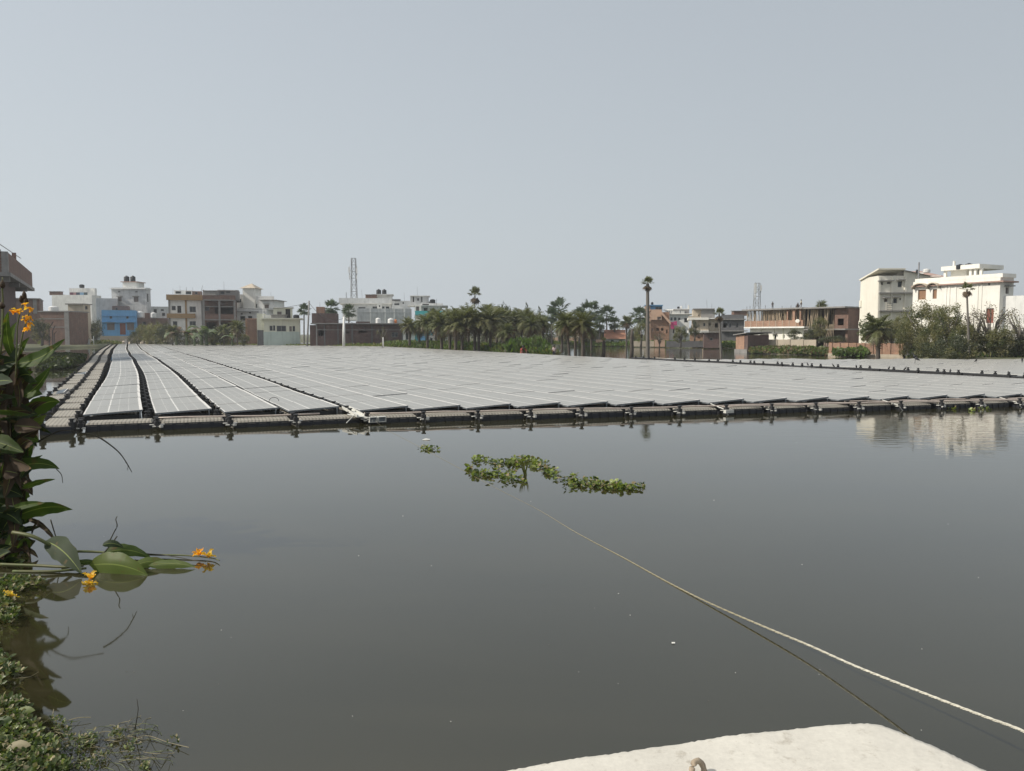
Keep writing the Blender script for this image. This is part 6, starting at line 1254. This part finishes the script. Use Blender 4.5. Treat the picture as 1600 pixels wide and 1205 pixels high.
# flotsam specks
fl = plain('pale_flotsam', (.6, .6, .56)); fd = plain('dark_flotsam', (.05, .045, .03))
rng = random.Random(21); mb = MB()
for k in range(90):
    p = gp(rng.uniform(100, 1590), 690 + 460 * rng.random() ** 1.2, .002); s_ = rng.uniform(.001, .0045) * p.y / 4; a = rng.uniform(0, 3); mb.add([p + Vector((math.cos(a + q) * s_, math.sin(a + q) * s_, 0)) for q in (0, 1.3, 2.9, 4.6)], [(0, 1, 2, 3)], fl if rng.random() < .35 else fd)
o = mb.build('flotsam'); o['kind'] = 'stuff'; tag(o, 'tiny bits of floating debris scattered over the pond', 'debris')
for (px, py, s_, lb_) in ((666, 687, .07, 'small white scrap floating near the array'), (1052, 1005, .011, 'tiny white bubble speck right of centre on dark water')):
    p = gp(px, py, .004); mb = MB(); mb.add([(-s_, -s_ * .5, 0), (s_ * .9, -s_ * .7, .002), (s_, s_ * .6, .004), (-s_ * .7, s_ * .8, .003), (0, 0, s_ * .3)], [(0, 1, 4), (1, 2, 4), (2, 3, 4), (3, 0, 4)], fl); tag(mb.build('scrap', None, loc=p), lb_, 'scrap')

# ------------------------------------------------------------------ canna plants on the left bank
CN = leafmat('canna_leaf', (0.055, 0.098, 0.018), (0.090, 0.138, 0.026), .38, .5, vein=True, scale=5)
CNL = leafmat('young_canna_leaf', (0.115, 0.165, 0.035), (0.15, 0.19, 0.05), .4, .35, vein=True, scale=5)
CND = leafmat('bluish_canna_leaf', (0.026, 0.050, 0.014), (0.020, 0.038, 0.010), .25, .55, vein=True, scale=5)
CNX = leafmat('withered_canna_leaf', (0.10, 0.068, 0.043), (0.05, 0.036, 0.025), .12, .8, vein=True, scale=9)
STM = leafmat('canna_stem', (0.10, 0.13, 0.04), (0.14, 0.13, 0.06), .05, .5, scale=12); TWG = plain('dark_twig', (.05, .045, .03), .8)
PET = leafmat('orange_petal', (0.95, 0.40, 0.03), (0.90, 0.50, 0.06), .4, .5, scale=40); PETY = leafmat('yellow_petal', (0.85, 0.60, 0.10), (0.8, 0.45, 0.05), .35, .5, scale=40)
canna = thing('canna_plant', 'tall canna clump with dark leaves and orange flowers at the left bank', 'canna plant', (-4.2, 6.3, .05))
def leaf(mb_or_root, A, B, w_, bend, side, m, name='leaf', fold=.25, nseg=10, wave=.05, label=None):
    """A base, B tip, w_ half width, bend offset at the middle, side = across direction"""
    C_ = (A + B) / 2 + bend; L_ = (B - A).length; vs = []; uvs = []; rng = random.Random(int(abs(A.x * 971 + B.z * 1733) * 10))
    side = Vector(side).normalized()
    ph = rng.uniform(0, 6)
    for i in range(nseg + 1):
        t = i / nseg; p = A * (1 - t) ** 2 + C_ * 2 * t * (1 - t) + B * t * t; d = ((C_ - A) * (1 - t) + (B - C_) * t).normalized()
        s = (side - d * side.dot(d)).normalized(); n_ = s.cross(d).normalized()
        w = w_ * (1.9 * t ** .62 * (1 - t) ** .95 if 0 < t < 1 else 0) * (1 + .06 * math.sin(t * 21 + ph) + rng.uniform(-.05, .05)) + .0012
        for u in (-1, -.5, 0, .5, 1):
            q = p + s * w * u * (1 - .15 * fold * abs(u)) + n_ * (w * fold * abs(u) + math.sin(t * 9 + ph + u) * w_ * wave * abs(u)); vs.append(q)
    fs = []; uv = []
    for i in range(nseg):
        for j in range(4):
            fs.append((5 * i + j, 5 * i + j + 1, 5 * i + j + 6, 5 * i + j + 5)); uv.append([((j) / 4, i / nseg + .001), ((j + 1) / 4, i / nseg + .001), ((j + 1) / 4, (i + 1) / nseg), (j / 4, (i + 1) / nseg)])
    if isinstance(mb_or_root, MB): mb_or_root.add(vs, fs, m, uv); return
    r_ = mb_or_root; o0 = r_.location; mb = MB(); mb.add([v_ - o0 for v_ in vs], fs, m, uv); o = mb.build(name, r_, smooth=True)
    if label: o['label'] = label
    return o
def pl_(root, a, b_, wpx, m, Ya=6.3, Yb=None, mid=None, across=None, tilt=.3, label=None, fold=.25, name='leaf'):
    Yb = Ya if Yb is None else Yb
    A = wp(*a, Ya); B = wp(*b_, Yb); d = (B - A).normalized(); s = d.cross(Vector((0, -1, 0))).normalized() if across is None else Vector(across)
    s = (s * math.cos(tilt) + Vector((0, 1, 0)) * math.sin(tilt))
    bend = Vector((0, 0, 0)) if mid is None else (wp(*mid, (Ya + Yb) / 2) - (A + B) / 2)
    return leaf(root, A, B, 1.3 * wpx * (Ya + Yb) / 2 / F / 2, bend * 1.0, s, m, name, fold, label=label)
big = [((26, 568), (101, 530), 25, CN, (66, 566), 'large upper leaf reaching right, sunlit along its edge'), ((22, 562), (13, 487), 17, CN, (4, 520), ''), ((20, 560), (27, 503), 15, CN, (14, 520), ''), ((26, 562), (46, 527), 13, CN, (30, 545), ''), ((36, 620), (78, 574), 26, CN, (62, 606), ''), ((36, 650), (94, 628), 32, CN, (72, 622), ''), ((44, 666), (73, 648), 20, CNL, (62, 664), 'bright yellow green leaf'), ((42, 664), (82, 678), 11, CND, (62, 664), ''),
       ((22, 732), (93, 733), 22, CN, (62, 716), ''), ((34, 764), (86, 749), 11, CN, (60, 750), ''), ((32, 718), (67, 711), 9, CN, (52, 722), ''), ((24, 808), (114, 796), 30, CN, (72, 784), 'broad dark leaf pointing right over the water'), ((10, 800), (70, 786), 14, CN, (40, 786), ''), ((0, 755), (30, 690), 24, CN, (2, 715), ''), ((6, 640), (-30, 560), 30, CN, (-14, 600), ''), ((14, 600), (-10, 545), 26, CN, (-6, 570), ''), ((10, 860), (40, 822), 20, CN, (20, 836), ''), ((0, 840), (66, 822), 14, CND, (36, 826), ''), ((20, 700), (60, 690), 16, CN, (44, 684), ''), ((10, 605), (52, 580), 20, CN, (34, 584), ''), ((24, 640), (44, 560), 18, CN, (26, 600), '')]
for k, (a, b_, w_, m_, mid, lb_) in enumerate(big): pl_(canna, a, b_, w_, m_, 6.25 + .12 * (k % 4), 6.15 + .1 * (k % 3), mid, tilt=.35 if k % 2 else -.3, label=lb_ or None)
wr = [((28, 575), (8, 640), 22, (26, 610)), ((24, 590), (30, 640), 16, (34, 610)), ((40, 655), (74, 628), 14, (50, 625)), ((30, 640), (60, 600), 16, (38, 610)), ((8, 700), (34, 765), 26, (30, 720)), ((20, 690), (6, 780), 30, (24, 730)), ((6, 620), (14, 700), 26, (20, 660)), ((44, 812), (90, 850), 10, (70, 815)), ((60, 812), (58, 824), 5, (62, 818)), ((14, 760), (20, 860), 24, (28, 800)), ((26, 820), (50, 880), 14, (44, 840)), ((0, 660), (-4, 740), 26, (8, 700)), ((4, 860), (12, 930), 14, (12, 890)), ((38, 860), (60, 872), 10, (52, 858)), ((50, 835), (62, 812), 4, (52, 820))]
for k, (a, b_, w_, mid) in enumerate(wr): pl_(canna, a, b_, w_, CNX, 6.2 + .1 * (k % 4), 6.2, mid, tilt=.5 * (-1) ** k, fold=.7, name='withered_leaf')
rng = random.Random(31)
for k in range(360):
    x = rng.uniform(-75, 34); y = rng.uniform(560, 905); Y = rng.uniform(6.1, 7.2); a = rng.uniform(-1.2, 1.2); l = rng.uniform(40, 80); tip = (min(x + math.cos(a) * l * .8, (62 if y < 700 else 48) + rng.uniform(-16, 8)), y - abs(math.sin(a)) * l + rng.uniform(0, 50))
    pl_(canna, (x, y), tip, rng.uniform(18, 36), rng.choice((CN, CND, CND, CNX, CNX)), Y, Y + rng.uniform(-.3, .3), ((x + tip[0]) / 2 + rng.uniform(-8, 8), (y + tip[1]) / 2 - rng.uniform(0, 16)), tilt=rng.uniform(-1, 1), fold=rng.uniform(.15, .6))
def ptube(root, pxs, r0, r1, m, Y=6.3, name='stem', n=6, Ys=None):
    pts_ = [wp(a, b_, (Ys[i] if Ys else Y)) for i, (a, b_) in enumerate(pxs)]; pts_ = cat_(pts_, 5); mb = MB(); o0 = root.location if root else Vector((0, 0, 0)); nn = len(pts_)
    mb.tube([p - o0 for p in pts_], [r0 + (r1 - r0) * i / (nn - 1) for i in range(nn)], n, m); return mb.build(name, root, smooth=True)
for k in range(16):
    x = rng.uniform(-50, 34); ptube(canna, [(x, 900), (x + rng.uniform(-8, 8), 800), (x + rng.uniform(-14, 10), 690), (x + rng.uniform(-20, 8), rng.uniform(560, 620))], .011, .007, STM if k % 2 else CNX, 6.35 + rng.uniform(0, .6))
ptube(canna, [(3, 520), (4, 470), (4, 433)], .009, .004, STM, 6.3); ptube(canna, [(-6, 600), (2, 540), (5, 490), (3, 440)], .010, .006, STM, 6.28)
ptube(canna, [(25, 590), (26, 545), (28, 505), (34, 480), (39, 460)], .007, .003, STM, 6.2); ptube(canna, [(28, 560), (34, 530), (38, 512), (45, 490), (47, 478)], .006, .003, STM, 6.15)
for (x, y, w_, h_) in ((33, 468, 3, 9), (38, 462, 3.5, 11), (41, 470, 3, 8), (4, 445, 4, 10), (3, 478, 5, 8)):
    A = wp(x, y, 6.2); r = w_ * 6.2 / F; h = h_ * 6.2 / F; mb = MB(); mb.lathe([(r * .3, -h * .6), (r, -h * .2), (r * .9, h * .2), (r * .25, h * .7)], 8, CNX); mb.build('seed_pod', canna, smooth=True, loc=A - canna.location)
def flower(root, px, py, Y, size, seed_, droop=0.0, yellow=.3):
    c = wp(px, py, Y); rng = random.Random(seed_); mb = MB(); o0 = root.location if root else c
    for k in range(6):
        az = k * 1.05 + rng.uniform(-.3, .3); el = rng.uniform(-.3, .9) - droop; d = Vector((math.cos(az) * math.cos(el), math.sin(az) * math.cos(el), math.sin(el))); L_ = size * 1.35 * rng.uniform(.75, 1.1)
        leaf(mb, c, c + d * L_, L_ * .42, Vector((0, 0, L_ * .18)) + d * .02 * L_, d.cross(Vector((0.1, .3, 1))), PETY if rng.random() < yellow else PET, fold=.5, nseg=6, wave=.3)
    mb.v = [tuple(Vector(q) - o0) for q in mb.v]; return mb.build('flower', root, smooth=True)
for k, (x, y, s_, dr) in enumerate([(20, 490, .05, 0), (27, 487, .055, .3), (40, 476, .04, .2), (46, 482, .055, .6), (43, 494, .06, 1.0), (46, 505, .05, 1.2), (41, 512, .05, 1.3), (38, 500, .04, .9)]): flower(canna, x, y, 6.12, s_ * .62, k, dr, .25)
# twig hanging over the water
ptube(canna, [(60, 690), (78, 680), (96, 673), (120, 675), (150, 681)], .007, .004, TWG, 6.6, 'twig'); ptube(canna, [(150, 681), (165, 690), (185, 706), (197, 722), (206, 738)], .008, .003, TWG, 6.7, 'twig'); ptube(canna, [(196, 722), (200, 728), (199, 735)], .003, .002, TWG, 6.7, 'twig')
ptube(canna, [(88, 733), (96, 742), (98, 755)], .004, .002, TWG, 6.3, 'twig'); ptube(canna, [(79, 812), (86, 835), (92, 855)], .005, .004, TWG, 6.2, 'twig')
# ---- fallen canna with big leaves lying on the water
fal = thing('fallen_canna', 'fallen canna stem with large sunlit leaves lying on the water', 'canna plant', tuple(gp(60, 885, .0)))
def ws(pxs, zs, r0, r1, m, root, name='stem'):
    pts_ = cat_([gp(a, b_, z) for (a, b_), z in zip(pxs, zs)], 6); mb = MB(); nn = len(pts_); mb.tube([p - root.location for p in pts_], [r0 + (r1 - r0) * i / (nn - 1) for i in range(nn)], 7, m); return mb.build(name, root, smooth=True)
def wl(root, a, za, b_, zb_, wpx, m, bend=(0, 0, 0), side=(0, 0, 1), fold=.2, label=None, name='leaf'):
    A, B = gp(*a, za), gp(*b_, zb_); return leaf(root, A, B, wpx * (A.y + B.y) / 2 / F / 2, Vector(bend), side, m, name, fold, 14, .04, label)
ws([(20, 832), (50, 838), (80, 852), (110, 862)], [.28, .26, .18, .10], .016, .012, STM, fal); ws([(95, 862), (140, 862), (190, 865), (240, 867), (290, 868), (330, 872), (343, 876)], [.07, .05, .04, .02, .02, .015, .02], .012, .0035, STM, fal)
ws([(0, 882), (60, 884), (100, 886), (130, 884)], [.03, .03, .03, .04], .013, .010, STM, fal); ws([(20, 893), (80, 893), (135, 888)], [.02, .02, .02], .012, .009, STM, fal); ws([(210, 864), (260, 868), (305, 876), (322, 878)], [.03, .03, .02, .02], .004, .003, TWG, fal, 'twig')
ws([(146, 880), (165, 861), (183, 838)], [.03, .12, .22], .006, .005, TWG, fal, 'twig'); ptube(fal, [(171, 846), (178, 832), (183, 822), (181, 812), (183, 807)], .005, .003, TWG, 6.1, 'twig')
wl(fal, (70, 846), .20, (128, 897), .02, 54, CND, (.0, 0, .10), (.75, .1, .62), .15, 'broad dull green leaf drooping to the water')
wl(fal, (140, 884), .045, (231, 899), .002, 58, CNL, (.02, -.02, .09), (-.2, .25, .95), .12, 'big bright green leaf lying flat with clear veins')
wl(fal, (160, 866), .09, (236, 872), .03, 30, CN, (0, 0, .10), (0, .5, .9), .2); wl(fal, (160, 852), .17, (193, 856), .14, 18, CND, (0, 0, .05), (0, .5, .9), .2)
wl(fal, (205, 886), .02, (266, 880), .02, 26, CNL, (0, 0, .06), (0, .6, .8), .3); wl(fal, (232, 884), .02, (306, 886), .01, 24, CNL, (0, 0, .045), (0, .6, .8), .35)
wl(fal, (100, 884), .03, (160, 880), .05, 14, CN, (0, 0, .04), (0, .5, .9), .3)
flower(fal, 311, 868, 6.2, .055, 41, -.3, .1); flower(fal, 326, 871, 6.15, .055, 42, -.3, .5); flower(fal, 141, 905, 5.62, .06, 43, -.1, .5); flower(fal, 140, 912, 5.58, .045, 44, .3, .9)
f_ = flower(None, 16, 933, 5.15, .05, 45, 0, .7); f_.location = wp(16, 933, 5.15); tag(f_, 'fallen yellow orange flower among the weeds at the left edge', 'flower')
# ---- low creeping weeds
WD1 = leafmat('creeping_weed_leaf', (0.18, 0.22, 0.085), (0.27, 0.30, 0.15), .3, .4, scale=14); WD2 = leafmat('creeping_weed_dark_leaf', (0.06, 0.095, 0.03), (0.09, 0.12, 0.04), .3, .4, scale=14); WD3 = leafmat('pale_withered_weed', (0.34, 0.30, 0.19), (0.25, 0.22, 0.13), .2, .6, scale=14)
def weeds(label, regions, seed_, ls=.02, zt=.05, mats=(WD1, WD2, WD2, WD2, WD3)):
    rng = random.Random(seed_); mb = MB()
    for (px, py, rx, ry, n_) in regions:
        for k in range(n_):
            a = rng.uniform(0, 6.28); q = math.sqrt(rng.random()); c = gp(px + math.cos(a) * q * rx, py + math.sin(a) * q * ry, rng.uniform(0, zt))
            az0 = rng.uniform(0, 6)
            for j in range(rng.randint(2, 6)):
                az = az0 + j * 2.4; el = rng.uniform(.1, 1.1); d = Vector((math.cos(az) * math.cos(el), math.sin(az) * math.cos(el), math.sin(el))); L_ = ls * rng.uniform(.5, 1.25); spoon(mb, c + Vector((0, 0, j * .004)), d, Vector((rng.gauss(0, .5), rng.gauss(0, .5), 1)), L_, L_ * .3, rng.choice(mats))
    o = mb.build('creeping_weed'); o['kind'] = 'stuff'; return tag(o, label, 'weeds')
weeds('bright small leaved creeper filling the bottom left corner', [(15, 1110, 30, 18, 170), (20, 1140, 45, 20, 260), (35, 1170, 55, 25, 420), (45, 1200, 60, 25, 420), (20, 1240, 80, 40, 400), (-20, 1150, 60, 60, 300)], 51, .028, .06)
weeds('small green weeds under the canna at the left edge', [(5, 950, 22, 20, 60), (45, 910, 30, 6, 45), (15, 915, 30, 12, 60), (8, 965, 18, 10, 25), (-30, 940, 40, 40, 160), (8, 1045, 18, 10, 16), (30, 1050, 12, 5, 6), (-20, 1040, 40, 40, 90)], 52, .034, .05)
weeds('sparse weed sprigs floating right of the bottom left creeper', [(98, 1138, 16, 9, 14), (140, 1155, 14, 9, 30), (185, 1150, 16, 10, 16), (150, 1178, 30, 18, 26), (210, 1170, 14, 8, 12), (110, 1170, 20, 22, 24), (130, 1200, 30, 8, 22), (228, 1198, 14, 6, 16), (270, 1158, 16, 4, 6), (90, 1125, 10, 4, 10)], 53, .016, .02)
rng = random.Random(54); mb = MB()
for k in range(70):
    x = rng.uniform(70, 230); y = rng.uniform(1130, 1205); a = rng.uniform(-.8, .5); pts_ = []
    for q in range(6): pts_.append(gp(x, y, rng.uniform(0, .012) + (.02 if q in (2, 3) else 0))); x += math.cos(a) * rng.uniform(5, 12); y += math.sin(a) * rng.uniform(2, 7); a += rng.uniform(-.6, .6)
    mb.tube(cat_(pts_, 3), .0011, 4, WD3 if k % 2 else WD1)
for (pts0) in ([(175, 1160), (210, 1153), (232, 1150), (262, 1160), (295, 1168)], [(95, 1130), (120, 1122), (142, 1121)], [(60, 1135), (80, 1120), (84, 1108)], [(20, 1060), (45, 1058), (60, 1050)]): mb.tube(cat_([gp(*q, rng.uniform(.002, .02)) for q in pts0], 5), .0016, 4, WD3)
o = mb.build('weed_runners'); o['kind'] = 'stuff'; tag(o, 'thin pale trailing stems of weed on the water at lower left', 'weeds')
mb = MB(); mb.tube([wp(211, 1140, 3.45), wp(214, 1122, 3.44), wp(216, 1108, 3.45), wp(214, 1092, 3.46)], [.003, .002, .002, .0012], 5, TWG); tag(mb.build('twig'), 'thin dark twig standing from the weeds at lower left', 'twig')
for (x, y, s_, m_, lb_) in ((28, 1170, .05, WD3, 'pale round withered leaf among the corner weeds'), (38, 1115, .045, WD1, 'pale cupped leaf standing over the corner weeds'), (5, 1130, .04, WD2, 'dark round leaf at the left edge of the corner weeds')):
    c = gp(x, y, .07); mb = MB(); leaf(mb, c - Vector((s_, 0, 0)), c + Vector((s_, 0.01, .01)), s_ * .7, Vector((0, 0, .015)), Vector((0, .6, .7)), m_, nseg=8); o0 = c; mb.v = [tuple(Vector(q) - o0) for q in mb.v]; tag(mb.build('loose_leaf', None, smooth=True, loc=c), lb_, 'leaf')
# ------------------------------------------------------------------ the hazy air
hm = bpy.data.materials.new('haze_air'); hm.use_nodes = True; t = hm.node_tree
for n_ in list(t.nodes):
    if n_.type == 'BSDF_PRINCIPLED': t.nodes.remove(n_)
vol = t.nodes.new('ShaderNodeVolumePrincipled'); vol.inputs['Color'].default_value = (0.90, 0.95, 1.0, 1); vol.inputs['Density'].default_value = 0.0006; vol.inputs['Anisotropy'].default_value = 0.3
t.links.new(vol.outputs[0], t.nodes['Material Output'].inputs['Volume'])
mb = MB(); mb.box(-1800, -300, -1.3, 1800, 1700, 18, hm); o = mb.build('haze'); o['kind'] = 'stuff'
